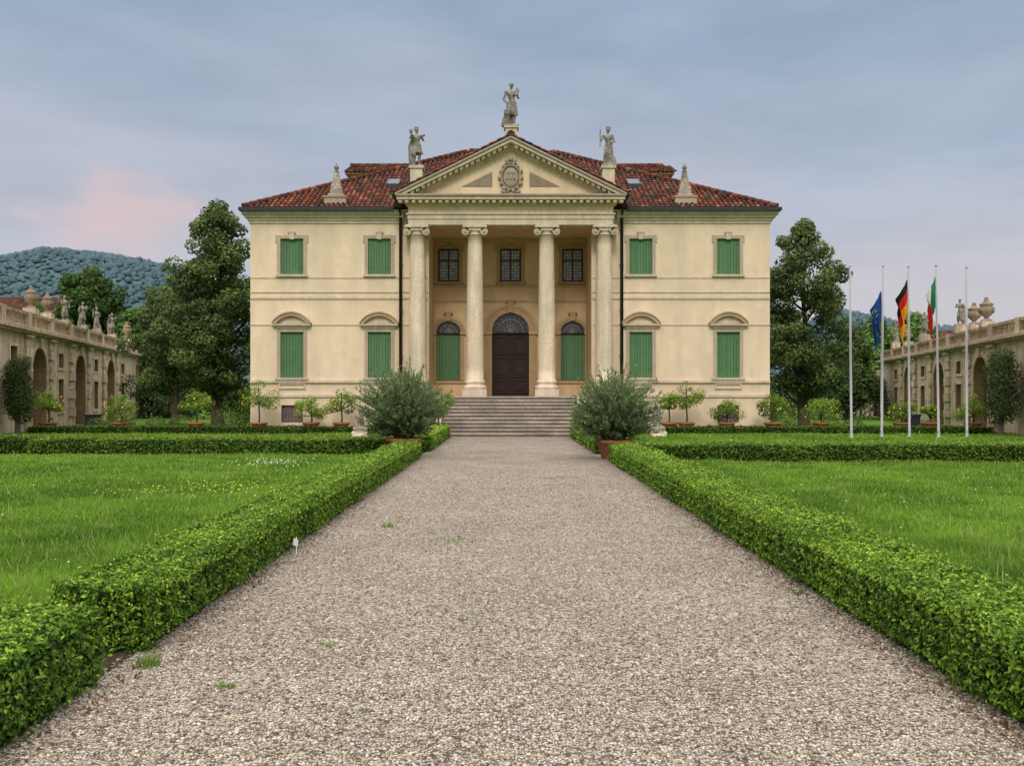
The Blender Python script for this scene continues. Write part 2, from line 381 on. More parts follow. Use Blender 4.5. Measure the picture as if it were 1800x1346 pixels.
# ---------------------------------------------------------------- VILLA
villa=empty('neoclassical_villa')
YF=43.0; WX=[-10.05,-6.02,6.02,10.05]
b=B(); holes=[];hd=[];hm=[]
for cx in WX:
    holes.append(rect(cx-.53,cx+.53,7.28,8.92));hd.append(.14);hm.append('stone')
    holes.append(rect(cx-.53,cx+.53,2.52,4.62));hd.append(.14);hm.append('stone')
    
for cx in (-10.05,10.05):
    holes.append(rect(cx-.5,cx+.5,.45,1.25));hd.append(.25);hm.append('stone')
holes.append(rect(-3.75,3.75,1.66,9.4));hd.append(3.0);hm.append('stucco2')
b.extr(rect(-11.97,11.97,0,10.2),holes,YF,YF+.3,'stucco',hd=hd,hm=hm)
b.box(-11.965,-11.6,YF+.3,46.5,0,10.2,'stucco'); b.box(11.6,11.965,YF+.3,46.5,0,10.2,'stucco')
b.box(-11.97,11.97,46.5,62.1,0,10.2,'stucco')
# loggia back wall
ih=[rect(cx-.52,cx+.52,7.3,8.93) for cx in(-3.03,.03,3.09)]
ih+=[arch(-3.03,.6,2.46,4.84,rise=.52),arch(3.09,.6,2.46,4.84,rise=.52),arch(.03,.92,1.66,4.85)]
b.extr(rect(-3.75,3.75,1.66,9.4),ih,46.0,46.3,'stucco2',hd=[.2]*6,sides=False)
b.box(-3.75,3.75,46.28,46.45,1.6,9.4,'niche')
b.obj('walls',villa)
# loggia windows etc
def plank_shutter(b,cx,hw,z0,z1,y,n=8,rise=0):
    for i in range(n):
        a=cx-hw+2*hw*i/n;e=cx-hw+2*hw*(i+1)/n
        g=.008 if i!=n//2 and i!=n//2-1 else .004
        b.box(a+g,e-g,y,y+.03,z0,z1,'green',(random.uniform(.9,1.08),)*3)
    b.box(cx-.018,cx+.018,y-.012,y,z0+.01,z1-.01,'green',(.8,.8,.8))
    for zz in (z0+.18*(z1-z0),z0+.82*(z1-z0)):
        for sx in (-1,1):
            a,e=sorted((cx+sx*hw*.99,cx+sx*hw*.6)); b.box(a,e,y-.006,y,zz,zz+.025,'green',(.6,.6,.6))
    b.box(cx-hw,cx+hw,y+.032,y+.05,z0,z1,'brown')
b=B()
for cx in WX:
    plank_shutter(b,cx,.525,7.285,8.915,YF+.07); plank_shutter(b,cx,.525,2.525,4.615,YF+.07)
for cx in(-3.03,3.09): plank_shutter(b,cx,.595,2.465,4.72,46.1)
for sx in(-1,1):
    for yy in (46.5,50.5,54.5,58.5):
        for z0,z1 in((7.28,8.92),(2.52,4.62)):
            xx=sx*11.97; b.box(min(xx,xx+sx*.04),max(xx,xx+sx*.04),yy-.53,yy+.53,z0,z1,'green')
b.obj('shutters',villa)
b=B()
def bottle(cx,hw,z0,z1,y):
    b.box(cx-hw,cx+hw,y+.03,y+.05,z0,z1,'glass')
    for a in(-hw,-.035,hw-.07): b.box(cx+a,cx+a+.07,y-.02,y+.02,z0,z1,'brown')
    for zz in(z0,z0+.62*(z1-z0),z1-.07): b.box(cx-hw,cx+hw,y-.015,y+.015,zz,zz+.07,'brown')
    for side in(-1,1):
        for i in range(3):
            for j in range(int((z1-z0-.14)/.148)):
                px=cx+side*(.035+(hw-.105)*(i+.5)/3+.0);pz=z0+.15+j*.148
                r0=.066
                ring=[(px+r0*math.cos(2*pi*k/8),pz+r0*math.sin(2*pi*k/8)) for k in range(8)]
                b.add([(p[0],y+.022,p[1]) for p in ring]+[(px,y+.012,pz)],[(k,(k+1)%8,8) for k in range(8)],'bottle',(random.uniform(.6,1.1),)*3)
for cx in(-3.03,.03,3.09): bottle(cx,.52,7.3,8.93,46.08)
# fanlights
for cx,hw,zs,ri in((-3.03,.6,4.76,.6),(3.09,.6,4.76,.6),(.03,.92,4.8,.96)):
    b.extr(arch(cx,hw-.01,zs,zs+.02,rise=ri),[],46.12,46.14,'glass')
    for k in range(1,10):
        a=pi*k/10
        b.tube([(cx,46.09,zs),(cx+hw*.97*math.cos(a),46.09,zs+ri*.97*math.sin(a))],[.016,.016],'bottle',4,(.6,.6,.6))
    for rr in(.35,.68,.97):
        b.tube([(cx+hw*rr*math.cos(pi*k/16),46.085,zs+ri*rr*math.sin(pi*k/16)) for k in range(17)],[.018]*17,'bottle',4,(.6,.6,.6))
    b.box(cx-hw,cx+hw,46.04,46.12,zs-.05,zs+.03,'brown')
# basement grilles
for cx in(-10.05,10.05):
    b.box(cx-.5,cx+.5,YF+.2,YF+.22,.45,1.25,'glass')
    for i in range(-4,9): 
        for sg in(-1,1):
            xa=cx+sg*(-.5+i*.125)
            p=[(xa,.45),(xa+sg*.8,1.25)]
            q=[]
            for t in np.linspace(0,1,9):
                xx=p[0][0]+(p[1][0]-p[0][0])*t
                if abs(xx-cx)<=.5: q.append((xx,YF+.1,.45+.8*t))
            if len(q)>1: b.tube([q[0],q[-1]],[.012,.012],'bottle',4,(.9,.6,.6))
b.obj('windows',villa)
b=B()
b.box(-.88,.94,46.12,46.2,1.66,4.78,'wood')
for sx in(-1,1):
    for z0,z1 in((1.8,2.5),(2.6,3.6),(3.7,4.65)):
        c=.03+sx*.455
        b.extr(rect(c-.36,c+.36,z0,z1),[rect(c-.28,c+.28,z0+.08,z1-.08)],46.08,46.12,'wood')
        b.box(c-.22,c+.22,46.09,46.12,z0+.14,z1-.14,'wood')
b.box(.01,.05,46.07,46.12,1.68,4.76,'wood')
b.obj('entrance_door',villa)
# trims
b=B()
def key(cx,z0,z1,w,y,m): b.extr([(cx-w*.75,z0),(cx+w*.75,z0),(cx+w,z1),(cx-w,z1)],[],y,y+.1,m)
for cx in WX:
    # upper eared frame
    o=[(cx-.68,7.12),(cx+.68,7.12),(cx+.68,8.75),(cx+.75,8.75),(cx+.75,9.07),(cx-.75,9.07),(cx-.75,8.75),(cx-.68,8.75)]
    b.extr(o,[rect(cx-.53,cx+.53,7.281,8.919)],YF-.05,YF,'stone',(.74,.72,.70)); key(cx,8.88,9.22,.13,YF-.09,'stone')
    b.box(cx-.17,cx+.17,YF-.1,YF,9.16,9.22,'stone',(.8,.8,.8))
    b.box(cx-.74,cx+.74,YF-.12,YF,7.16,7.27,'stone',(.9,.9,.9))
    # lower
    b.extr(rect(cx-.68,cx+.68,2.4,4.78),[rect(cx-.53,cx+.53,2.521,4.619)],YF-.05,YF,'stone',(.74,.72,.70))
    b.box(cx-.76,cx+.76,YF-.14,YF,2.41,2.515,'stone',(.9,.9,.9))
    b.box(cx-.72,cx+.72,YF-.09,YF,4.78,4.90,'stone')
    b.box(cx-.88,cx+.88,YF-.2,YF,4.90,4.99,'stone',(.85,.82,.8))
    n=14
    def segarc(hw,ri,zb):
        rad=(hw*hw+ri*ri)/(2*ri);al=math.asin(hw/rad)
        return [(cx+rad*math.sin(al-2*al*i/n),zb+ri-rad+rad*math.cos(al-2*al*i/n)) for i in range(n+1)]
    ou=segarc(.88,.50,4.995); inn=segarc(.72,.36,4.995)
    b.extr(ou+inn[::-1],[],YF-.2,YF,'ochre',(1.15,1.2,1.25)); b.extr(inn,[],YF-.03,YF,'stone')
    b.extr(segarc(.92,.54,5.02)+segarc(.88,.47,5.02)[::-1],[],YF-.25,YF,'stone',(.8,.78,.76))
    # panel on plinth
    b.extr(rect(cx-.62,cx+.62,2.0,2.26),[rect(cx-.55,cx+.55,2.06,2.2)],YF-.06,YF,'stone')
for (a,e) in((-11.97,-3.78),(3.78,11.97)):
    for z0,z1,p in((7.10,7.15,.03),(6.43,6.48,.035),(6.14,6.24,.05),(4.93,4.98,.03),(2.28,2.40,.09),(1.62,1.74,.06)):
        b.box(a-.0,e,YF-p,YF-.001,z0,z1,'stone',(1.05,1.04,1.02))
for z0,z1,p in((9.62,9.74,.06),(9.74,9.86,.12),(9.86,9.98,.22),(9.98,10.12,.32)):
    for sx in(-1,1):
        a=4.9;e=11.97+p
        b.box(min(sx*a,sx*e),max(sx*a,sx*e),YF-p,YF-.002,z0,z1,'stone',(1.1,1.12,1.15))
        b.box(min(sx*11.972,sx*e),max(sx*11.972,sx*e),YF-.002,62.1+p,z0,z1,'stone')
b.obj('facade_trim',villa)
b=B()
# loggia trims
for cx in(-3.03,.03,3.09):
    o=[(cx-.68,7.15),(cx+.68,7.15),(cx+.68,8.78),(cx+.76,8.78),(cx+.76,9.1),(cx-.76,9.1),(cx-.76,8.78),(cx-.68,8.78)]
    b.extr(o,[rect(cx-.52,cx+.52,7.301,8.929)],45.94,46.0,'ochre'); key(cx,8.92,9.26,.13,45.9,'ochre')
    b.box(cx-.74,cx+.74,45.88,46,7.18,7.29,'ochre')
for cx,hw,z0,zs,ri,w in((-3.03,.6,2.46,4.84,.52,.17),(3.09,.6,2.46,4.84,.52,.17),(.03,.92,1.67,4.85,.92,.36)):
    b.extr(arch(cx,hw+w,z0,zs,rise=ri+w),[arch(cx,hw-.005,z0+.001,zs,rise=ri-.005)],45.93,46.0,'ochre')
    b.extr(arch(cx,hw+w+.06,zs,zs+.01,rise=ri+w+.06),[arch(cx,hw+w-.08,zs+.002,zs+.012,rise=ri+w-.08)],45.89,45.93,'ochre',(1.15,1.15,1.15))
    for sx in(-1,1):
        a,e=sorted((cx+sx*(hw-.02),cx+sx*(hw+w+.08))); b.box(a,e,45.86,46,zs-.14,zs,'ochre',(1.1,1.1,1.1))
    key(cx,zs+ri+.02,zs+ri+w+.22,.15,45.84,'ochre'); b.box(cx-.22,cx+.22,45.82,45.99,zs+ri+w+.2,zs+ri+w+.28,'ochre')
for z0,z1,p in((7.02,7.12,.05),(6.3,6.38,.05),(2.3,2.42,.07)):
    if z0<3:
        for a,e in((-3.74,-1.4),(1.46,3.74)): b.box(a,e,46-p,45.999,z0,z1,'ochre',(1.2,1.2,1.2))
    else: b.box(-3.74,3.74,46-p,45.999,z0,z1,'ochre',(1.2,1.2,1.2))
b.box(-3.74,3.74,45.7,45.999,9.22,9.38,'ochre',(1.2,1.2,1.2))
b.obj('loggia_trim',villa)
# portico
b=B()
YC=42.45
def column(cx):
    b.box(cx-.54,cx+.54,YC-.54,YC+.54,1.66,1.98,'stone')
    pr=[(.50,1.98),(.535,2.03),(.535,2.1),(.50,2.15),(.43,2.17),(.42,2.22),(.46,2.26),(.47,2.32),(.45,2.37),(.40,2.39),(.395,2.42)]
    pr+=[(.385-.0*t if t<.33 else .385-.06*((t-.33)/.67)**1.3,2.42+t*6.53) for t in np.linspace(0,1,14)]
    pr+=[(.36,8.96),(.36,9.02),(.33,9.03),(.33,9.06),(.42,9.16),(.42,9.18)]
    b.lathe(pr,cx,YC,'stone',24,col=(1.10,1.10,1.09))
    # ionic volutes
    for sx in(-1,1):
        vx=cx+sx*.42;vz=9.1
        for rr,yy in((.17,.40),(.10,.425),(.05,.445)):
            k=16
            pts=[(vx+rr*math.cos(2*pi*i/k),vz+rr*math.sin(2*pi*i/k)) for i in range(k)]
            b.extr(pts,[],YC-yy,YC+yy,'stone',(.7,.66,.62) if rr==.10 else (.92,.9,.88))
        b.ell((vx,YC-.44,vz),(.03,.02,.03),'stone',8,6)
    b.extr([(cx-.42,9.14),(cx+.42,9.14),(cx+.42,9.27),(cx-.42,9.27)],[],YC-.40,YC+.40,'stone',(.88,.86,.84))
    b.box(cx-.56,cx+.56,YC-.46,YC+.46,9.275,9.33,'stone'); b.box(cx-.52,cx+.52,YC-.43,YC+.43,9.33,9.40,'stone')
    for i in range(-2,3): b.ell((cx+i*.11,YC-.37,9.16),(.045,.05,.06),'stone',8,6)
for cx in(-4.22,-1.6,1.66,4.28): column(cx)
b.obj('columns',villa)
b=B(); X0=.03
b.box(X0-4.63,X0+4.63,42.12,42.998,9.402,9.66,'stone'); b.box(X0-4.66,X0+4.66,42.08,42.997,9.66,9.86,'stone'); b.box(X0-4.72,X0+4.72,42.02,42.996,9.86,9.92,'stone')
b.box(X0-4.63,X0+4.63,42.12,42.995,9.92,10.24,'stucco')
b.box(X0-4.7,X0+4.7,42.04,42.994,10.24,10.32,'stone')
b.box(X0-4.78,X0+4.78,41.96,42.993,10.32,10.44,'stone')
n=34
for i in range(n):
    a=X0-4.95+9.9*i/(n-1); b.box(a-.075,a+.075,41.66,41.958,10.33,10.45,'stone')
b.box(X0-5.10,X0+5.10,41.6,43.3,10.452,10.6,'stone'); b.box(X0-5.17,X0+5.17,41.52,43.32,10.6,10.68,'grey',(1.2,1.2,1.2))
# tympanum
b.extr([(X0-4.9,10.68),(X0+4.9,10.68),(X0,12.95)],[],42.12,42.4,'stucco',(.95,.92,.88))
def chev(h,o0,o1,y0,y1,m,col=(1,1,1),z0=10.72,sl=.49):
    zA=z0+sl*5.17; zb=zA-sl*h
    b.extr([(X0-h,zb-o0),(X0-h,zb-o1),(X0,zA-o1),(X0+h,zb-o1),(X0+h,zb-o0),(X0,zA-o0)],[],y0,y1,m,col)
chev(5.17,0,.09,41.50,42.4,'grey',(1.2,1.2,1.2)); chev(5.08,.09,.24,41.58,42.39,'stone'); chev(4.6,.24,.40,41.97,42.38,'stone'); chev(4.3,.40,.5,42.04,42.37,'stone')
for sx in(-1,1):
    for i in range(1,20):
        x=sx*(i*.245); z=10.72+.49*(5.17-abs(x))
        if abs(x)>4.65: continue
        b.extr([(X0+x-.075,z-.235+.037*sx),(X0+x+.075,z-.235-.037*sx),(X0+x+.075,z-.37-.037*sx),(X0+x-.075,z-.37+.037*sx)],[],41.68,41.968,'stone')
    tri=[(X0+sx*.84,11.12),(X0+sx*2.2,11.12),(X0+sx*.84,11.78)]
    b.extr(tri,[],42.09,42.12,'grey',(.95,.9,.85))
b.obj('pediment',villa)
b=B(); cz=11.52
b.ell((X0,42.08,cz),(.36,.14,.46),'grey',20,12,(1.35,1.35,1.35))
b.tube([(X0+.43*math.cos(2*pi*i/28),42.02,cz+.54*math.sin(2*pi*i/28)) for i in range(29)],[.055]*29,'grey',6,(1.1,1.1,1.1))
for i in range(14):
    a=2*pi*i/14; r=.1 if i%2 else .075
    b.ell((X0+.5*math.cos(a),42.03,cz+.63*math.sin(a)),(r,.09,r),'grey',8,6,(1.3,1.25,1.2))
for i in(-1,0,1): b.ell((X0+i*.17,42.0,cz+.74+(.08 if i==0 else 0)),(.1,.09,.12),'grey',8,6,(1.3,1.3,1.2))
b.box(X0-.25,X0+.25,41.95,42.1,cz+.6,cz+.68,'grey')
for i in(-1,0,1):
    b.box(X0+i*.17-.05,X0+i*.17+.05,41.90,42.05,cz-.1,cz+.16,'grey',(1.2,1.2,1.1)); b.box(X0+i*.17-.065,X0+i*.17+.065,41.89,42.05,cz+.16,cz+.21,'grey')
for sx in(-1,1): b.ell((X0+sx*.33,42.0,cz-.66),(.12,.08,.1),'grey',8,6)
b.ell((X0,42,cz-.78),(.16,.1,.1),'grey',10,6)
b.obj('coat_of_arms_relief',villa)
# stairs & podium
b=B()
b.box(-4.85,4.9,41.83,42.999,0,1.60,'stone'); b.box(-4.9,4.95,41.79,42.998,1.60,1.66,'steps')
b.box(-3.74,3.74,43.0,46.0,1.5,1.663,'steps')
ri=.1505
for i in range(11):
    y0=38.2+.33*i; z1=ri*(i+1)
    if i==10: z1=1.655
    for k in range(5):
        xa=-2.9+5.85*k/5;xb=-2.9+5.85*(k+1)/5; g=random.uniform(.85,1.12)
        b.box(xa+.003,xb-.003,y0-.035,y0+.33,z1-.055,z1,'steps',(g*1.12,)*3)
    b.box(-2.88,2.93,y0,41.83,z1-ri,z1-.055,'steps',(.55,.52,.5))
for sx in(-1,1):
    a,e=(-3.35,-2.9) if sx<0 else (2.95,3.4)
    P=[(38.3,0),(41.82,0),(41.82,1.64),(41.4,1.64),(38.75,.55),(38.3,.55)]
    v=[(a,p[0],p[1]) for p in P]+[(e,p[0],p[1]) for p in P];k=6
    b.add(v,[(i,(i+1)%k,k+(i+1)%k,k+i) for i in range(k)]+[tuple(range(k)),tuple(range(k,2*k))],'stone')
b.obj('entrance_steps',villa)
# roof
b=B(); L=math.hypot(9.93,5.13); ze=10.25
tiles(b,(-12.2,42.6,ze),(1,0,0),(0,9.93,5.13),[(0,0),(24.4,0),(14.47,L),(9.93,L)])
tiles(b,(-12.2,42.6,ze),(0,1,0),(9.93,0,5.13),[(0,0),(19.86,0),(9.93,L)])
tiles(b,(12.2,42.6,ze),(0,1,0),(-9.93,0,5.13),[(0,0),(19.86,0),(9.93,L)])
b.add([(-12.2,62.46,ze),(12.2,62.46,ze),(2.27,52.53,15.38),(-2.27,52.53,15.38)],[(0,1,2,3)],'tilebase')
b.box(-12.15,12.15,42.66,62.4,10.13,10.2,'stone')
for p,q in(((-12.2,42.6,ze),(-2.27,52.53,15.38)),((12.2,42.6,ze),(2.27,52.53,15.38)),((-2.27,52.53,15.38),(2.27,52.53,15.38)),((12.2,62.46,ze),(2.27,52.53,15.38)),((-12.2,62.46,ze),(-2.27,52.53,15.38))):
    ridge(b,Vector(p)+Vector((0,0,.1)),Vector(q)+Vector((0,0,.1)),.12)
# portico gable roof
zp=10.76; Lg=math.hypot(5.2,2.55)
for sx in(-1,1):
    tiles(b,(X0+sx*5.2,41.55,zp),(0,1,0),(-sx*5.2,0,2.55),[(0,0),(2.0,0),(6.95,Lg),(0,Lg)],.24)
ridge(b,(X0,41.5,zp+2.6),(X0,48.5,zp+2.6),.13)
# side attics
for sx in(-1,1):
    xa,xb=sorted((sx*8.6,sx*4.2))
    b.box(xa,xb,50.6,54.4,10.9,13.72,'stucco2')
    xa,xb=sorted((sx*8.95,sx*4.0)); w=xb-xa; Ld=math.hypot(2.15,.8)
    b.box(xa+.05,xb-.05,50.4,54.6,13.66,13.73,'ochre')
    tiles(b,(xa,50.35,13.74),(1,0,0),(0,2.15,.8),[(0,0),(w,0),(w,Ld),(0,Ld)])
    b.add([(xa,54.65,13.74),(xb,54.65,13.74),(xb,52.5,14.54),(xa,52.5,14.54)],[(0,1,2,3)],'tilebase')
    b.add([(sx*8.9,50.4,13.73),(sx*8.9,54.6,13.73),(sx*8.9,52.5,14.5)],[(0,1,2)],'ochre')
    ridge(b,(xa,52.5,14.62),(xb,52.5,14.62),.13)
    # skylight
    cx=-5.75 if sx<0 else 6.1
    y0,y1=45.6,46.5; z=lambda y:ze+(y-42.6)*.5166
    b.add([(cx-.27,y0,z(y0)+.22),(cx+.27,y0,z(y0)+.22),(cx+.27,y1,z(y1)+.22),(cx-.27,y1,z(y1)+.22)],[(0,1,2,3)],'dark',(3,3.4,4))
    b.box(cx-.32,cx+.32,y0-.05,y0-.01,z(y0),z(y0)+.24,'dark')
    for xx in(cx-.32,cx+.28): b.add([(xx,y0,z(y0)),(xx,y1,z(y1)),(xx,y1,z(y1)+.24),(xx,y0,z(y0)+.24),(xx+.04,y0,z(y0)),(xx+.04,y1,z(y1)),(xx+.04,y1,z(y1)+.24),(xx+.04,y0,z(y0)+.24)],[(0,1,2,3),(4,5,6,7),(3,2,6,7)],'dark')
b.obj('roof',villa)
# obelisks
b=B()
for cx in(-8.1,8.14):
    y=43.55; 
    b.box(cx-.5,cx+.5,y-.4,y+.4,10.2,10.9,'stone',(.75,.72,.7)); b.box(cx-.54,cx+.54,y-.44,y+.44,10.86,10.95,'stone',(.6,.58,.56))
    b.box(cx-.36,cx+.36,y-.3,y+.3,10.95,11.05,'stone',(.75,.72,.7))
    w0,w1=.29,.09
    v=[(cx+sx*w,y+sy*w,z) for w,z in((w0,11.05),(w1,12.12)) for sx,sy in((-1,-1),(1,-1),(1,1),(-1,1))]
    b.add(v,[(0,1,5,4),(1,2,6,5),(2,3,7,6),(3,0,4,7),(4,5,6,7)],'statue',(1.3,1.25,1.2))
    b.lathe([(.13,12.12),(.13,12.15),(.05,12.18),(.05,12.2),(.11,12.28),(.11,12.36),(.05,12.44),(.02,12.55)],cx,y,'statue',10)
b.obj('obelisks',villa)
b=B()
for sx in(-1,1):
    xa,xb=sorted((sx*5.3,sx*12.25))
    b.box(xa,xb,42.42,42.58,10.12,10.27,'dark')
    xs=sx*12.25; b.box(min(xs,xs+sx*.12),max(xs,xs+sx*.12),42.42,62.5,10.12,10.27,'dark')
    px=sx*5.08+.05
    b.tube([(px,42.86,9.95),(px,42.86,2.0)],[.075,.075],'dark',8)
    b.tube([(px,42.86,2.0),(px,42.86,0)],[.065,.065],'dark',8)
    b.tube([(px-sx*.0,42.5,10.13),(px,42.86,9.95)],[.06,.06],'dark',8)
    b.tube([(sx*5.28+.03,41.5,10.72),(sx*5.28+.03,43.4,10.72)],[.09,.09],'dark',8)
    b.tube([(sx*5.28+.03,41.75,10.70),(sx*5.1+.03,42.1,10.35),(px,42.86,10.1)],[.06,.06,.06],'dark',8)
    for z in(3.5,5.6,7.7,9.3): b.box(px-.09,px+.09,42.78,42.99,z,z+.04,'dark')
b.obj('gutters_and_downpipes',villa)
# ---------------------------------------------------------------- statues
def statue_mesh(name,kind):
    b=B(); m='statue'
    sw=.04
    # torso
    b.tube([(sw,0,.88),(sw,-.01,1.0),(.02,0,1.14),(0,.0,1.3),(-.01,.0,1.42),(-.01,.0,1.5)],[.155,.165,.125,.165,.165,.07],m,12)
    b.ell((-.01,0,1.43),(.22,.11,.09),m); b.ell((.08 if kind!=1 else 0,-.11,1.33),(.07,.06,.06),m);b.ell((-.09,-.11,1.33),(.07,.06,.06),m)
    b.tube([(-.01,0,1.45),(-.01,-.01,1.62)],[.065,.055],m,10)
    hx=.01*(-1)**kind
    b.ell((hx,-.03,1.72),(.085,.105,.125),m); b.ell((hx,.02,1.76),(.11,.115,.10),m); b.ell((hx,.09,1.72),(.06,.06,.07),m)
    b.ell((hx,-.135,1.705),(.016,.03,.03),m,8,6)
    if kind==1: b.lathe([(.17,1.79),(.17,1.81),(.1,1.83),(.08,1.9),(.02,1.93)],hx,0,m,12)
    if kind==2: b.lathe([(.11,1.8),(.12,1.86),(.10,1.9),(.02,1.9)],hx,0,m,12)
    # legs
    b.tube([(.12,0,.9),(.13,-.01,.5),(.12,.02,.1)],[.115,.075,.05],m,10)
    b.tube([(-.07,0,.9),(-.12,-.10,.5),(-.12,.04,.1)],[.115,.075,.05],m,10)
    b.ell((.13,-.07,.06),(.055,.13,.05),m);b.ell((-.13,-.03,.06),(.055,.13,.05),m)
    # drapery with folds
    def drape(z0,z1,r0,r1,n,cx=.03,yo=.02,open_=0):
        k=48;v=[];f=[];rows=7
        for j in range(rows):
            t=j/(rows-1)
            for i in range(k):
                a=2*pi*i/k; r=(r0+(r1-r0)*t)*(1+.13*t*math.sin(n*a+t*1.2)+.05*math.sin((n*2+1)*a))
                v.append((cx+r*math.cos(a),yo+r*.75*math.sin(a),z0+(z1-z0)*t+.03*math.sin(3*a)*t))
        for j in range(rows-1):
            for i in range(k):
                i2=(i+1)%k;f.append((j*k+i,j*k+i2,(j+1)*k+i2,(j+1)*k+i))
        f+=[tuple(range(k)),tuple(range((rows-1)*k,rows*k))]
        b.add(v,f,m)
    if kind==0: drape(1.0,.45,.19,.24,9); drape(1.0,.05,.10,.17,7,-.1,.12)
    elif kind==1: drape(1.12,.6,.16,.27,11); b.tube([(-.15,.1,1.45),(-.25,.18,1.0),(-.22,.16,.4),(-.18,.12,.05)],[.07,.13,.14,.15],m,10)
    elif kind==2: drape(1.1,.06,.17,.28,10)
    else: drape(1.05,.3,.17,.25,9); b.tube([(.16,.1,1.45),(.22,.18,.9),(.2,.16,.05)],[.07,.12,.15],m,10)
    def arm(p,hand=True):
        b.tube(p,[.07,.055,.035],m,8); q=p[-1]; b.ell(q,(.045,.045,.055),m,8,6)
        for i in range(4): b.tube([q,(q[0]+(-.03+.02*i),q[1]-.04,q[2]-.07)],[.014,.01],m,5)
        b.ell(p[0],(.08,.075,.08),m)
    if kind==0:
        arm([(.2,0,1.43),(.3,-.05,1.17),(.17,-.2,1.3)]); arm([(-.22,0,1.43),(-.33,.0,1.14),(-.18,-.13,.95)])
        b.tube([(.2,-.18,1.25),(.27,-.1,1.5),(.22,-.05,1.62)],[.05,.07,.03],m,8); b.tube([(-.3,0,0),(-.27,.05,.35),(-.22,.02,.5)],[.13,.1,.08],m,8)
        b.tube([(-.24,-.05,.5),(-.29,-.1,.62),(-.22,-.12,.7)],[.06,.045,.03],m,8)
    if kind==1:
        arm([(.2,0,1.43),(.34,-.03,1.22),(.2,-.15,1.42)]); arm([(-.22,0,1.43),(-.34,-.05,1.3),(-.27,-.15,1.5)])
        b.tube([(.2,-.2,1.4),(.32,-.15,1.5)],[.06,.08],m,8); b.ell((-.3,-.12,1.62),(.09,.08,.12),m)
    if kind==2:
        arm([(.2,0,1.43),(.3,-.02,1.15),(.12,-.17,1.1)]); arm([(-.22,0,1.43),(-.34,-.05,1.2),(-.36,-.15,1.42)])
        b.tube([(-.37,-.15,.9),(-.36,-.14,1.75)],[.03,.035],m,8); b.tube([(.3,0,0),(.27,0,.35),(.24,0,.5)],[.13,.11,.06],m,8)
    if kind==3:
        arm([(.2,0,1.43),(.33,0,1.2),(.3,-.15,1.0)]); arm([(-.22,0,1.43),(-.3,-.1,1.25),(-.08,-.2,1.28)])
    b.box(-.32,.32,-.24,.24,-.03,.05,m)
    o=b.obj('tmp_statue'); md=o.modifiers.new('r','REMESH'); md.mode='VOXEL'; md.voxel_size=.02; md.use_smooth_shade=True
    s2=o.modifiers.new('s','SMOOTH'); s2.iterations=2; s2.factor=.4
    dg=bpy.context.evaluated_depsgraph_get(); me=bpy.data.meshes.new_from_object(o.evaluated_get(dg)); bpy.data.objects.remove(o)
    me.name=name; me.materials.clear(); me.materials.append(M['statue'])
    if 'Col' in me.color_attributes: me.color_attributes.remove(me.color_attributes['Col'])
    a=me.color_attributes.new('Col','FLOAT_COLOR','POINT'); a.data.foreach_set('color',np.ones(len(me.vertices)*4,dtype=np.float32))
    return me
SM=[statue_mesh('statue_mesh',k) for k in range(4)]
def put_statue(k,x,y,z,s,rz=0,name='stone_statue'):
    o=bpy.data.objects.new(name,SM[k]); sc.collection.objects.link(o); o.location=(x,y,z); o.scale=(s,s,s); o.rotation_euler=(0,0,rz); return o
put_statue(0,.05,41.95,13.78,1.07); put_statue(1,-4.2,41.95,11.98,.95,.3); put_statue(2,4.4,41.95,11.98,.95,-.15)
b=B()
for cx,z0,z1 in((.05,13.1,13.75),(-4.2,11.0,11.95),(4.4,11.0,11.95)):
    b.box(cx-.27,cx+.27,41.68,42.22,z0,z1-.08,'stone'); b.box(cx-.33,cx+.33,41.62,42.28,z1-.1,z1,'stone',(.85,.85,.85)); b.box(cx-.32,cx+.32,41.63,42.27,z0,z0+.15,'stone')
b.obj('statue_pedestals',villa)
for k,x,y,s in((3,-6.12,38,.42),(1,6.02,38,.5)):
    b=B(); b.lathe([(.34,0),(.34,.08),(.26,.12),(.2,.2),(.24,.32),(.29,.36),(.29,.42)],x,y,'stone',12)
    for sx in(-1,1): b.ell((x+sx*.24,y-.05,.14),(.12,.12,.13),'stone'); b.ell((x+sx*.2,y-.05,.34),(.09,.12,.08),'stone')
    o=b.obj('garden_statue'); c=put_statue(k,x,y,.44,s*1.2,.4,'putto_figure'); c.parent=o
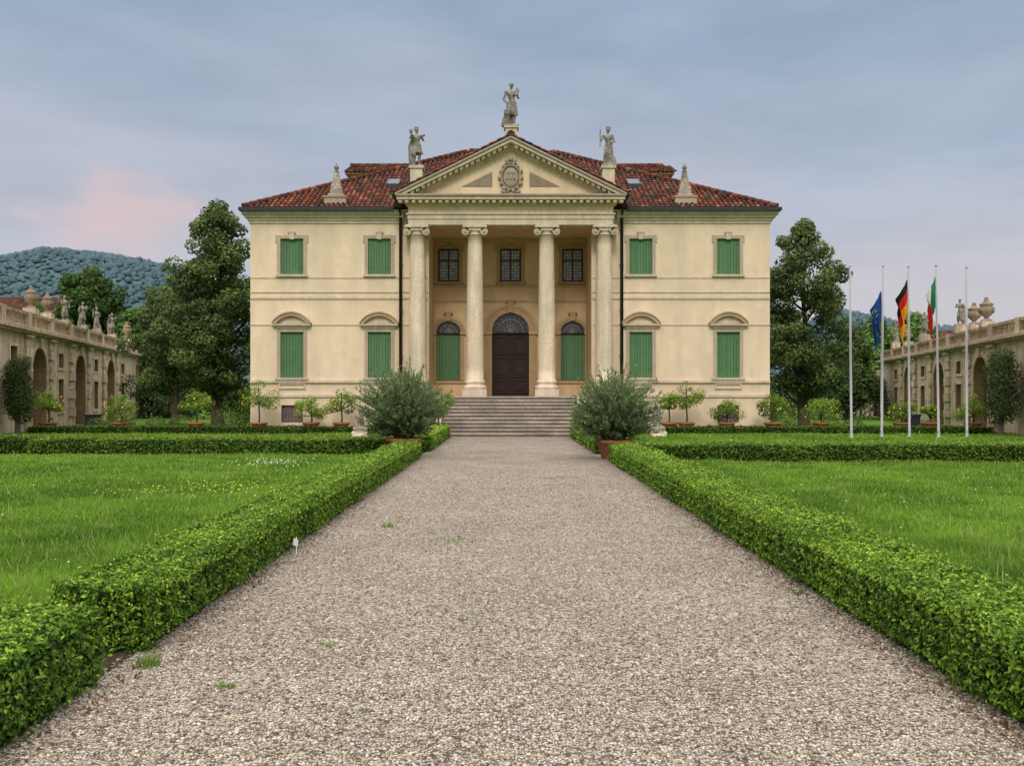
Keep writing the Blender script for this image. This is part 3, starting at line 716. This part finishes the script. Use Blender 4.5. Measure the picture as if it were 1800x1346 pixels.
# ---------------------------------------------------------------- side walls
def side_wall(name,org,dr,L,far_first,arches,stat,urns,zs=1.0,ped=.15):
    X=Vector((dr[0],dr[1],0)).normalized();Z=Vector((0,0,1));Y=Z.cross(X)
    T=Matrix(((X.x,Y.x,0,org[0]),(X.y,Y.y,0,org[1]),(0,0,zs,0),(0,0,0,1)))
    e=empty(name); e.matrix_world=T
    b=B(); main=31.7
    lx=(lambda s:s) if not far_first else (lambda s:L-s)
    def bx(s0,s1,y0,y1,z0,z1,m,col=(1,1,1)):
        a,c=sorted((lx(s0),lx(s1))); b.box(a,c,y0,y1,z0,z1,m,col)
    holes=[];dep=[]
    for s in arches: holes.append(arch(lx(s),1.25,.05,2.85)); dep.append(.55)
    mids=[a+3.9 for a in arches]+[arches[0]-3.9]
    for s in mids:
        if s<main-1: holes.append(rect(lx(s)-.55,lx(s)+.55,.9,2.6)); dep.append(.25); holes.append(rect(lx(s)-.5,lx(s)+.5,3.2,3.95)); dep.append(.25)
    a,c=sorted((lx(-3),lx(main)))
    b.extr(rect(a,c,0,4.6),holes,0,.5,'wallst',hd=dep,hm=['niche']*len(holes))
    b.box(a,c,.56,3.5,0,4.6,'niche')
    for s in mids:
        if s<main-1: 
            for z0,z1,h in((.9,2.6,.55),(3.2,3.95,.5)):
                b.extr(rect(lx(s)-h-.14,lx(s)+h+.14,z0-.14,z1+.14),[rect(lx(s)-h+.005,lx(s)+h-.005,z0+.005,z1-.005)],-.05,-.002,'wallst2',(1.1,1.1,1.1))
    # far lower wall
    a2,c2=sorted((lx(main),lx(55))); hs=[arch(lx(s),.9,.05,2.4) for s in(36,43)]
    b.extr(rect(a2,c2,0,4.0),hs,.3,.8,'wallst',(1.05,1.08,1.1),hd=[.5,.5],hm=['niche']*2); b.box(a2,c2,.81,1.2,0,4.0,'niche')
    bx(main,55,.2,1.3,4.0,4.14,'wallst2')
    for s in(34,38.5,41,45.5,50):
        bx(s-.35,s+.35,.15,.298,0,4.0,'wallst2')
    # rusticated pilasters
    for s in arches:
        for o in(-1.95,1.95):
            for k in range(9):
                w=.46 if k%2 else .36; g=random.uniform(.9,1.12)
                bx(s+o-w,s+o+w,-.16 if k%2 else -.09,-.002,.1+k*.49,.1+k*.49+.44,'wallst2',(g,g,g))
            bx(s+o-.5,s+o+.5,-.22,-.001,4.45,4.55,'wallst2')
        ou=arch(lx(s),1.48,.05,2.85);inn=arch(lx(s),1.24,.051,2.85)
        b.extr(ou,[inn],-.07,-.003,'wallst2',(1.05,1.0,.95))
        b.extr([(lx(s)-.14,4.0),(lx(s)+.14,4.0),(lx(s)+.2,4.5),(lx(s)-.2,4.5)],[],-.18,-.004,'wallst2')
    bx(-3,main+.1,-.22,3.6,4.6,4.72,'wallst2',(.85,.82,.8)); bx(-3,main+.15,-.36,3.7,4.72,4.86,'wallst2',(.9,.88,.85))
    bx(-3,main,-.1,.35,4.86,5.0,'wallst2')
    bx(-3,main,-.12,.37,5.48,5.62,'wallst2',(.72,.69,.66))
    s=-2.6
    i=0
    while s<main:
        if i%9==0: bx(s-.28,s+.28,-.13,.38,4.87,5.66,'wallst2')
        else: b.lathe([(.08,5.0),(.06,5.08),(.10,5.2),(.05,5.38),(.08,5.48)],lx(s),.12,'wallst2',6)
        s+=.42; i+=1
    for s,h in urns:
        bx(s-.3,s+.3,-.15,.4,5.6,5.9,'wallst2')
        b.lathe([(.22,0),(.22,.08),(.09,.14),(.09,.2),(.3,.42),(.33,.6),(.22,.72),(.28,.78),(.28,.82),(.14,.9),(.08,1.02),(.1,1.08),(.02,1.16)],lx(s),.12,'wallst2',12,z0=5.9,sc_=h,col=(.52,.50,.48))
    for s,hh in stat:
        bx(s-.27,s+.27,-.15,.39,5.6,5.64+ped/zs,'wallst2',(.8,.8,.78))
    for s in(32.5,47): 
        b.box(lx(s)-.35,lx(s)+.35,.2,.9,4.1,4.6,'wallst2'); b.lathe([(.22,0),(.22,.08),(.09,.14),(.3,.42),(.33,.6),(.22,.72),(.28,.78),(.14,.9),(.02,1.1)],lx(s),.5,'wallst2',10,z0=4.6)
    if not far_first:
        tiles(b,(main+1,1.3,4.2),(1,0,0),(0,4,1.6),[(0,0),(14,0),(14,4.3),(0,4.3)],.3,.5)
    b.obj('masonry',e)
    for j,(s,hh) in enumerate(stat):
        p=T@Vector((lx(s),.12,5.64)); put_statue([3,0,2,1][j%4],p.x,p.y,p.z+ped+.02,hh/1.9,(.9 if not far_first else -.9),'balustrade_statue')
    return e
S=lambda d:(d-38)*1.0214
side_wall('garden_wall_with_balustrade',(-21.15,38),(-.208,1),55,False,[6.74,14.7,22.7],[(S(49.7),1.35),(S(53.6),1.4),(S(57),1.4),(S(61.4),1.4)],[(S(43.8),.95),(S(46.5),.95),(S(66.3),1)],.98,.15)
Ln=55; dv=Vector((.208,1,0)).normalized(); og=Vector((21.15,38,0))+dv*Ln
side_wall('garden_wall_with_balustrade',(og.x,og.y),(-.208,-1),Ln,True,[6.74,14.7,22.7],[(S(48.7),1.4),(S(56.5),1.4),(S(64.9),1.3)],[(S(44.2),1.15),(S(46.2),1.1),(S(61),.9)],.88,.4)
# ---------------------------------------------------------------- plants
def pot(b,x,y,r=.34,h=.42,z=0):
    b.lathe([(r*.66,0),(r*.7,.02),(r*.93,h*.78),(r*.95,h*.8),(r*1.06,h*.82),(r*1.08,h*.97),(r*1.0,h),(r*.92,h),(r*.9,h*.9)],x,y,'terra',18,z0=z)
    b.lathe([(r*.9,h*.88),(.02,h*.9)],x,y,'soil',12,z0=z)
def clumpleaves(b,c,rad,n,size,c0,c1,flat=.8,light=None):
    d=norm(R.normal(size=(n,3))); rr=rad*(.55+.5*R.random(n)**.6)
    p=c+d*rr[:,None]*np.array((1,1,flat))
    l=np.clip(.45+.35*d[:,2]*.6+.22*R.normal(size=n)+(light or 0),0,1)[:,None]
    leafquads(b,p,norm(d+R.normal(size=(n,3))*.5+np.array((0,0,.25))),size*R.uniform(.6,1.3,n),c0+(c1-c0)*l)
def lemon(x,y,h,r=.68,seed=0,tone=1.0):
    b=B(); pot(b,x,y,.36,.5); top=h; zc=max(1.0,top-r*.82)
    b.tube([(x,y,.35),(x+.03,y,.7),(x-.02,y,zc)],[.045,.035,.03],'bark',7)
    for i in range(11):
        a=2*pi*i/11+seed;rr=r*random.uniform(.35,.8); c=np.array((x+rr*math.cos(a),y+rr*math.sin(a),zc+random.uniform(-.32,.3)*r*1.3))
        if i==10: c=np.array((x,y,top-.25))
        b.tube([(x,y,max(.6,zc-.3)),((x+c[0])/2,(y+c[1])/2,c[2]-.12),tuple(c)],[.025,.018,.008],'bark',5)
        clumpleaves(b,c,r*random.uniform(.30,.46),150,.085,np.array((.05,.11,.014))*tone,np.array((.29,.42,.045))*tone,.8,random.uniform(-.15,.2))
    for i in range(9):
        a=random.random()*6.28;rr=r*.8
        b.ell((x+rr*math.cos(a),y+rr*math.sin(a)*.9-.05,zc+random.uniform(-.35,.3)),(.035,.035,.045),'fruit',8,6)
    return b.obj('potted_lemon_tree')
for i,(x,y,h,r) in enumerate([(-20.69,41.8,2.0,.8),(-17.43,41.8,1.8,.85),(-14.06,41.8,1.95,.75),(-11.26,41.8,2.4,.88),(-8.91,41.8,1.75,.8),(-7.56,41.8,2.05,.85),(-2.95,37.95,1.8,.66),(2.95,37.95,1.4,.5),(7.1,41.7,1.9,.6),(7.9,41.8,2.3,.88),(9.69,41.8,1.55,.75),(11.76,41.8,1.85,.85),(13.92,41.8,1.6,.85),(17.54,41.8,1.45,.7),(20.73,41.8,1.8,.85),(18.9,42,1.3,.45)]):
    lemon(x,y,h,r,i*1.7,random.uniform(.85,1.15))
def oleander(x,y,z0,H,Rr):
    b=B(); pot(b,x,y,.47,.52); zc=z0+.42*H
    for i in range(640):
        dr=Vector((random.gauss(0,1),random.gauss(0,1),random.gauss(.2,1))).normalized()
        q=random.uniform(.72,1.08) if random.random()<.8 else random.uniform(.4,.8)
        a=math.atan2(dr.y,dr.x); lob=1+.10*math.sin(3*a+x)+.08*math.sin(5*a+dr.z*4)
        ez=.60*H if dr.z>0 else .42*H
        E=Vector((x+dr.x*Rr*q*lob,y+dr.y*Rr*q*lob,zc+dr.z*ez*q*lob))
        p0=Vector((x+dr.x*.22,y+dr.y*.22,z0))
        mid=Vector((x+dr.x*Rr*.42*q,y+dr.y*Rr*.42*q,z0+(E.z-z0)*.6+.12))
        pts=[p0*(1-t)**2+mid*2*t*(1-t)+E*t*t for t in(0,.33,.66,1)]
        if i%2==0: b.tube([p[:] for p in pts],[.011,.008,.006,.003],'bark',4,(1.6,1.7,1.2),cap=False)
        n=34; t=.45+.55*R.random(n)**.8; P=np.array([p[:] for p in pts])
        k=np.minimum((t*3).astype(int),2); fr=(t*3-k)[:,None]; c=P[k]*(1-fr)+P[k+1]*fr
        ax=norm((P[k+1]-P[k])); dd=norm(ax*.9+R.normal(size=(n,3))*.6+np.array((0,0,.45)))
        Ll=R.uniform(.08,.15,n)[:,None]; w=norm(np.cross(dd,R.normal(size=(n,3))))*.0125
        V=np.stack([c,c+dd*Ll*.5+w,c+dd*Ll,c+dd*Ll*.5-w],1)
        l=np.clip(R.random((n,1))*.7+.3*(t[:,None]-.45)/.55+.15*dr.z,0,1); col=np.array((.055,.09,.035))*(1-l)+np.array((.23,.30,.14))*l
        b.add(V.reshape(-1,3),np.arange(4*n).reshape(-1,4),'leaf',np.repeat(col,4,0))
    return b.obj('potted_oleander')
oleander(-3.02,26.0,.5,1.95,1.28); oleander(2.73,25.0,.48,1.85,1.20)
def tree(name,x,y,prof,tr,ncl,size,nl,c0,c1,crad=(.55,.95),seed=1,trunk_top=.8):
    rs=random.Random(seed); b=B(); H=prof[-1][0]; zb=prof[0][0]
    tt=[(x+rs.uniform(-.15,.15)*(i>0),y+rs.uniform(-.15,.15)*(i>0),H*trunk_top*i/6) for i in range(7)]
    b.tube(tt,[tr*(1.25 if i==0 else 1)*(1-.85*i/6) for i in range(7)],'bark',10)
    zs=[p[0] for p in prof];rsd=[p[1] for p in prof]
    for i in range(ncl):
        while True:
            z=rs.uniform(zb,H); rm=float(np.interp(z,zs,rsd))
            if rs.random()<(rm+.25)/(max(rsd)+.25): break
        a=rs.random()*2*pi; q=rs.random()**.42
        lob=1+.16*math.sin(3*a+z*1.3+seed)+.10*math.sin(5*a-z*2.1)
        cr=rs.uniform(*crad)*(.75+.25*rm/max(rsd))
        rr=max(0,rm*lob-cr*.6)*q
        c=np.array((x+rr*math.cos(a),y+rr*math.sin(a),z))
        if i%3==0:
            zz=max(zb*.6,z-rr*.8-.3); f=min(zz/(H*trunk_top),.99)*6; k=int(f)
            p0=Vector(tt[k]).lerp(Vector(tt[k+1]),f-k)
            mid=p0.lerp(Vector(c),.5)+Vector((0,0,-.12*rr))
            b.tube([p0[:],mid[:],tuple(c)],[tr*.28,tr*.17,.02],'bark',6,cap=False)
        clumpleaves(b,c,cr,nl,size,c0,c1,.75,rs.uniform(-.28,.28))
    return b.obj(name)
G0=np.array((.028,.054,.016));G1=np.array((.18,.25,.07))
tree('magnolia_tree',-15.75,50.3,[(1.9,1.0),(2.6,2.2),(4,3.2),(6,3.15),(8,2.7),(9.8,1.9),(11.3,1.1),(12.1,.3)],.32,170,.19,240,G0,G1,(.5,.85),seed=3)
tree('magnolia_tree',-19.6,54.5,[(1.9,.9),(3.0,2.1),(5,2.6),(6.8,2.1),(8.0,1.1),(8.6,.3)],.22,85,.2,230,G0,G1,(.5,.85),seed=5)
tree('magnolia_tree',15.9,50.3,[(1.9,1.3),(3,2.6),(5,2.85),(7,2.5),(8.8,2.0),(10.2,1.2),(10.9,.4)],.3,135,.19,230,G0,G1,(.5,.85),seed=9)
D0=np.array((.03,.075,.018));D1=np.array((.15,.26,.06))
tree('broadleaf_tree',-40.5,90,[(2,2),(6,3.8),(9,3.9),(12,2.6),(14.2,.5)],.4,120,.42,200,D0*.7,D1*.65,(.9,1.5),11)
tree('broadleaf_tree',-35.2,88,[(2,1.5),(5,2.8),(8,2.0),(9.6,.5)],.3,60,.4,180,D0,D1*1.1,(.8,1.3),12)
tree('broadleaf_tree',-30.8,84,[(1,1.5),(4,2.6),(6.5,2.2),(8.2,.5)],.3,60,.36,180,D0,D1,(.8,1.2),13)
tree('broadleaf_tree',-46.5,92,[(1,2),(5,2.6),(8.5,2.0),(10.5,.5)],.3,50,.4,180,D0,D1,(.8,1.3),23)
tree('broadleaf_tree',34.6,88,[(1,2),(5,2.9),(7.2,2.1),(8.8,.5)],.3,80,.38,190,D0,D1*1.25,(.8,1.3),14)
tree('broadleaf_tree',40.0,92,[(1,2),(5,3.2),(8,2.2),(9.6,.5)],.3,80,.38,190,D0,D1*1.2,(.8,1.3),15)
tree('broadleaf_tree',-26,72,[(.5,2.0),(3,3.0),(5.5,2.6),(8,.6)],.25,80,.3,200,D0*.6,D1*.6,(.7,1.2),17)
tree('broadleaf_tree',24,66,[(1,1.6),(3,2.0),(5,1.6),(6.0,.4)],.25,50,.3,200,D0*.6,D1*.55,(.7,1.1),18)
for sx,zt,rr in((-1,3.5,.75),(1,3.75,.95)):
    b=B(); x=sx*20.6 if sx<0 else 20.5
    b.tube([(x,39,0),(x,39,1.5)],[.12,.09],'bark',8)
    for q in range(26):
        t=q/25; z=.9+t*(zt-1.3); r=rr*(.5+.32*math.sin(pi*min(1,.15+t*.85)))
        c=np.array((x+random.uniform(-.2,.2)*rr,39+random.uniform(-.2,.2)*rr,z)); clumpleaves(b,c,r,420,.085,G0*.8,G1*.55,.8)
    b.obj('clipped_evergreen_shrub')
# low shrubs along foot of villa/walls
b=B()
for (x,y,r) in [(-19,43,.5),(-17.9,43.5,.45),(-16.2,42.8,.55),(-15.2,43.2,.6),(-13.1,43.4,.7),(-12.6,44.5,.8),(12.9,44,.6),(14.9,43.2,.55),(16.0,43.4,.5),(19.4,43,.5),(-18.6,42.6,.4),(13.5,46,1.0),(-13.6,46,1.1),(-21,47,.5)]:
    clumpleaves(b,np.array((x,y,r*.55)),r,700,.09,G0*1.1,np.array((.13,.20,.045)),.8)
b.obj('low_shrubs')
b=B()
for sx in(-1,1):
    for i in range(44):
        x=sx*random.uniform(12.8,28) if i<34 else sx*random.uniform(12.8,15); y=random.uniform(63,74) if i<34 else random.uniform(52,58); r=random.uniform(.9,1.5)
        clumpleaves(b,np.array((x,y,random.uniform(.5,2.4))),r,420,.2,G0*.8,G1*.5,.9,random.uniform(-.2,.2))
b.obj('shrubbery')
b=B()
for x in(-19.6,18.9): b.box(x-.28,x+.28,43.6,44.1,0,.75,'dark'); b.box(x-.32,x+.32,43.55,44.15,.75,.82,'dark')
b.obj('litter_bins')
# ---------------------------------------------------------------- flagpoles
def pole(x,y,h,tilt=0):
    b=B(); b.tube([(x,y,0),(x+tilt*.5,y,h*.5),(x+tilt,y,h)],[.05,.042,.03],'pole',10); b.ell((x+tilt,y,h+.03),(.05,.05,.045),'pole',8,6)
    b.lathe([(.12,0),(.12,.05),(.06,.08),(.055,.3)],x,y,'pole',10)
    b.tube([(x-.07,y-.05,1.0),(x+tilt-.06,y-.03,h-.1)],[.006,.006],'pole',4); b.obj('flagpole')
PX=[(13.52,6.8,-.05),(14.72,6.8,.06),(15.82,6.78,-.04),(16.98,6.82,-.1),(18.1,6.75,-.02)]
for x,h,t in PX: pole(x,37,h,t)
def flag(name,x,y,zt,colf,hoist=1.15,fly=1.55,w=.34):
    b=B(); na,nb=36,24; v=[];c=[];f=[]
    for i in range(na+1):
        a=i/na
        for j in range(nb+1):
            q=j/nb
            xx=-(.03+w*math.sin(min(a*1.25,1)*pi/2)*(1-.45*q*a)*(.55+.45*(1-q)))+.03*math.sin(9*a+3*q)
            yy=.10*math.sin(13*a+4*q)*min(1,a*3)+.05*math.sin(23*a)
            v.append((x+xx,y+yy,zt-hoist*q*(1-.25*a)-fly*a*(.9-.1*math.cos(3*q))))
            c.append(colf(a,q))
    for i in range(na):
        for j in range(nb): k=i*(nb+1)+j; f.append((k,k+1,k+nb+2,k+nb+1))
    b.add(v,f,'cloth',c,True); b.obj(name)
def eu(a,q):
    dx=(a-.5)*1.5;dz=(q-.5)
    r=math.hypot(dx,dz); an=math.atan2(dz,dx)
    if abs(r-.32)<.035 and math.cos(12*an)>.7: return (.65,.52,.03)
    return (.012,.06,.24)
flag('european_union_flag',14.73,37,5.85,eu,1.25,1.6,.40)
flag('german_flag',15.8,37,6.35,lambda a,q:(.012,.012,.012) if q<.28 else ((.6,.02,.015) if q<.62 else (.85,.42,.01)),1.3,1.75,.46)
flag('italian_flag',16.92,37,6.5,lambda a,q:(.01,.20,.09) if a<.34 else ((.75,.75,.72) if a<.67 else (.6,.02,.02)),1.25,1.75,.38)
# ---------------------------------------------------------------- distant houses & hills
def house(x,y,w,dp,h,rh):
    b=B(); b.box(x-w/2,x+w/2,y,y+dp,0,h,'plaster'); 
    Lh=math.hypot(dp/2+.4,rh)
    tiles(b,(x-w/2-.4,y-.4,h),(1,0,0),(0,dp/2+.4,rh),[(0,0),(w+.8,0),(w+.8,Lh),(0,Lh)],.4,.6)
    b.add([(x-w/2-.4,y+dp+.4,h),(x+w/2+.4,y+dp+.4,h),(x+w/2+.4,y+dp/2,h+rh),(x-w/2-.4,y+dp/2,h+rh)],[(0,1,2,3)],'tilebase')
    for sx in(-1,1): b.add([(x+sx*w/2,y,h),(x+sx*w/2,y+dp,h),(x+sx*w/2,y+dp/2,h+rh)],[(0,1,2)],'plaster')
    for i in range(int(w/2.5)): 
        xx=x-w/2+1.2+i*2.5; b.box(xx-.45,xx+.45,y-.03,y-.005,h-2.4,h-1.0,'glass')
    b.obj('farmhouse')
house(-52.5,103,14,9,10.6,2.4); house(-42.5,112,7,8,10.4,2.2); house(50,98,13,9,6.5,2.3)
b=B()
prx=[-900,-700,-600,-515,-440,-400,-360,-250,0,350,400,430,460,520,640,800,1000]
prz=[140,170,182,175,162,140,108,78,60,66,92,108,104,86,80,90,85]
nx,ny=520,30;v=[];c=[];f=[]
for j in range(ny):
    for i in range(nx):
        x=-900+1900*i/(nx-1); t=j/(ny-1); y=760+460*t
        h=float(np.interp(x,prx,prz)); e=math.sin(t*pi/2)**.8
        xs=x*(y/1220)
        z=h*e+ (noise.noise((x*.008,y*.008,3))*9+noise.noise((x*.04,y*.04,1))*4)*(.3+.7*t)
        v.append((xs,y,z-4*(1-t)))
        c.append((.085-.015*(1-t),.13-.01*(1-t),.165-.045*(1-t)))  # aerial haze painted into the hill colour, bluer with distance
for j in range(ny-1):
    for i in range(nx-1): k=j*nx+i; f.append((k,k+1,k+nx+1,k+nx))
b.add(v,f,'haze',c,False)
K=15000
hx=R.uniform(-700,640,K); tt=R.random(K)**.55; hy=760+460*tt
nzv=np.array([(noise.noise((a_*.008,b_*.008,3))*9+noise.noise((a_*.04,b_*.04,1))*4)*(.3+.7*t_) for a_,b_,t_ in zip(hx,hy,tt)])
hz=np.interp(hx,prx,prz)*np.sin(tt*pi/2)**.8+nzv-4*(1-tt)+.5; xs=hx*hy/1220
o8=np.array([(1,0,0),(0,1,0),(-1,0,0),(0,-1,0),(0,0,1.2),(.7,.7,.6),(-.7,.7,.6),(-.7,-.7,.6),(.7,-.7,.6),(0,0,-.6)])
of=np.array([(0,5,8),(1,6,5),(2,7,6),(3,8,7),(4,5,6),(4,6,7),(4,7,8),(4,8,5),(0,1,5),(1,2,6),(2,3,7),(3,0,8)])
sz=R.uniform(1.8,4.6,K); P=o8[None]*sz[:,None,None]*R.uniform(.75,1.25,(K,10,1))+np.stack([xs,hy,hz],1)[:,None]
g=R.uniform(.9,1.07,(K,1)); cc=(np.array((.083,.128,.162))[None]-np.stack([.015*(1-tt),.01*(1-tt),.045*(1-tt)],1))*g  # tree crowns carry the same painted-in blue haze
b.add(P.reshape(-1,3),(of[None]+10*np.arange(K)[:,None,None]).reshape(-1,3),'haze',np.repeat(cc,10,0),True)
b.obj('wooded_hills')
b=B()
for i in range(15):
    x=random.uniform(-605,-470); z=float(np.interp(x,prx,prz))+6; w=random.uniform(3,9)
    b.box(x-w/2,x+w/2,1205,1212,z-8,z+random.uniform(1,4),'plaster',(.75,.9,1.15))
    b.add([(x-w/2-1,1204,z+3.5),(x+w/2+1,1204,z+3.5),(x+w/2-1,1209,z+6),(x-w/2+1,1209,z+6)],[(0,1,2,3)],'plaster',(.45,.45,.55))
b.obj('hilltop_village')
# ---------------------------------------------------------------- world, sun, camera
EL=math.radians(40); SX,SY=-.08,-1.0
rot=math.atan2(SX,SY)
w=bpy.data.worlds.new('World'); sc.world=w; w.use_nodes=True; N=w.node_tree.nodes; L=w.node_tree.links
N.clear(); out=N.new('ShaderNodeOutputWorld')
sky=N.new('ShaderNodeTexSky'); sky.sky_type='NISHITA'; sky.sun_disc=False; sky.sun_elevation=EL; sky.sun_rotation=rot
b1=N.new('ShaderNodeBackground'); b1.inputs[1].default_value=.08; L.new(sky.outputs[0],b1.inputs[0])
tc=N.new('ShaderNodeTexCoord'); sp=N.new('ShaderNodeSeparateXYZ'); L.new(tc.outputs['Generated'],sp.inputs[0])
mp=N.new('ShaderNodeMapping'); mp.inputs['Scale'].default_value=(1.3,1.3,6); L.new(tc.outputs['Generated'],mp.inputs[0])
nz=N.new('ShaderNodeTexNoise'); nz.inputs['Scale'].default_value=2.2; nz.inputs['Detail'].default_value=7; nz.inputs['Roughness'].default_value=.52; nz.inputs['Distortion'].default_value=.4; L.new(mp.outputs[0],nz.inputs['Vector'])
ma=N.new('ShaderNodeMath'); ma.operation='MULTIPLY_ADD'; ma.inputs[1].default_value=.30; ma.inputs[2].default_value=-.15; L.new(nz.outputs['Fac'],ma.inputs[0])
ad=N.new('ShaderNodeMath'); ad.operation='ADD'; L.new(sp.outputs['Z'],ad.inputs[0]); L.new(ma.outputs[0],ad.inputs[1])
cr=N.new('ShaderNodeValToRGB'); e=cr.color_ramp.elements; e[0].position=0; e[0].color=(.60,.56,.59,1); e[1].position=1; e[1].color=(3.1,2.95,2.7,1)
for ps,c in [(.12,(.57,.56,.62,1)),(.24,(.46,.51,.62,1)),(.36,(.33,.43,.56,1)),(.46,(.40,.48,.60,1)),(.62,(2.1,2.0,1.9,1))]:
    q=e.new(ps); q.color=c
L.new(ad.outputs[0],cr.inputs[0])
mp3=N.new('ShaderNodeMapping'); mp3.inputs['Scale'].default_value=(2.2,2.2,8); mp3.inputs['Location'].default_value=(3,1,2); L.new(tc.outputs['Generated'],mp3.inputs[0])
n3=N.new('ShaderNodeTexNoise'); n3.inputs['Scale'].default_value=2.4; n3.inputs['Detail'].default_value=8; n3.inputs['Roughness'].default_value=.55; L.new(mp3.outputs[0],n3.inputs['Vector'])
m3=N.new('ShaderNodeMapRange'); m3.inputs[1].default_value=.3; m3.inputs[2].default_value=.7; m3.inputs[3].default_value=.93; m3.inputs[4].default_value=1.08; L.new(n3.outputs['Fac'],m3.inputs[0])
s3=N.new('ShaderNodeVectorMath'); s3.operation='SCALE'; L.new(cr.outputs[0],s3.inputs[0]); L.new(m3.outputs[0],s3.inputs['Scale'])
def blob(dx,dy,dz,k0,k1):
    v=Vector((dx,dy,dz)).normalized()
    mpp=N.new('ShaderNodeMapping'); mpp.inputs['Scale'].default_value=(1,1,1.8); L.new(tc.outputs['Generated'],mpp.inputs[0])
    nn=N.new('ShaderNodeTexNoise'); nn.inputs['Scale'].default_value=16; nn.inputs['Detail'].default_value=7; L.new(mpp.outputs[0],nn.inputs['Vector'])
    ds=N.new('ShaderNodeVectorMath'); ds.operation='DISTANCE'; L.new(mpp.outputs[0],ds.inputs[0]); ds.inputs[1].default_value=(v.x,v.y,v.z*1.8)
    a=N.new('ShaderNodeMath'); a.operation='MULTIPLY_ADD'; L.new(nn.outputs['Fac'],a.inputs[0]); a.inputs[1].default_value=-.17; L.new(ds.outputs['Value'],a.inputs[2])
    mr=N.new('ShaderNodeMapRange'); mr.interpolation_type='SMOOTHSTEP'; L.new(a.outputs[0],mr.inputs[0]); mr.inputs[1].default_value=k0; mr.inputs[2].default_value=k1; mr.inputs[3].default_value=.8; mr.inputs[4].default_value=0
    return mr
mr=blob(-.415,1,.187,-.07,.015)
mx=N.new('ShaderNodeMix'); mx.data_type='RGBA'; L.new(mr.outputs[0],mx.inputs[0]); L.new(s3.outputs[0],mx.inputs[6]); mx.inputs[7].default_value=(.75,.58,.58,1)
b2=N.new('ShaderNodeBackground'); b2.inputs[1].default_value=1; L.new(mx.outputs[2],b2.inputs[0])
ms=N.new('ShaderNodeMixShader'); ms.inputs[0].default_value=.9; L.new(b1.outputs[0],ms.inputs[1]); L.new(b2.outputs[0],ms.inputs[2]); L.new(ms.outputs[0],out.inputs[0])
sl=bpy.data.lights.new('sun','SUN'); sl.energy=1.5; sl.angle=math.radians(16); sl.color=(1,.93,.84)
so=bpy.data.objects.new('sun',sl); sc.collection.objects.link(so)
dv=Vector((SX,SY,0)).normalized()*math.cos(EL)+Vector((0,0,math.sin(EL)))
so.rotation_euler=dv.to_track_quat('Z','Y').to_euler()
cd=bpy.data.cameras.new('camera'); co=bpy.data.objects.new('camera',cd); sc.collection.objects.link(co); sc.camera=co
co.location=(-.12,0,1.7); co.rotation_euler=(pi/2,0,0); cd.lens=32.8; cd.sensor_width=36; cd.shift_y=.0122; cd.shift_x=.0044; cd.clip_end=6000; cd.clip_start=.05
sc.view_settings.view_transform='Standard'; sc.view_settings.look='None'; sc.view_settings.exposure=0
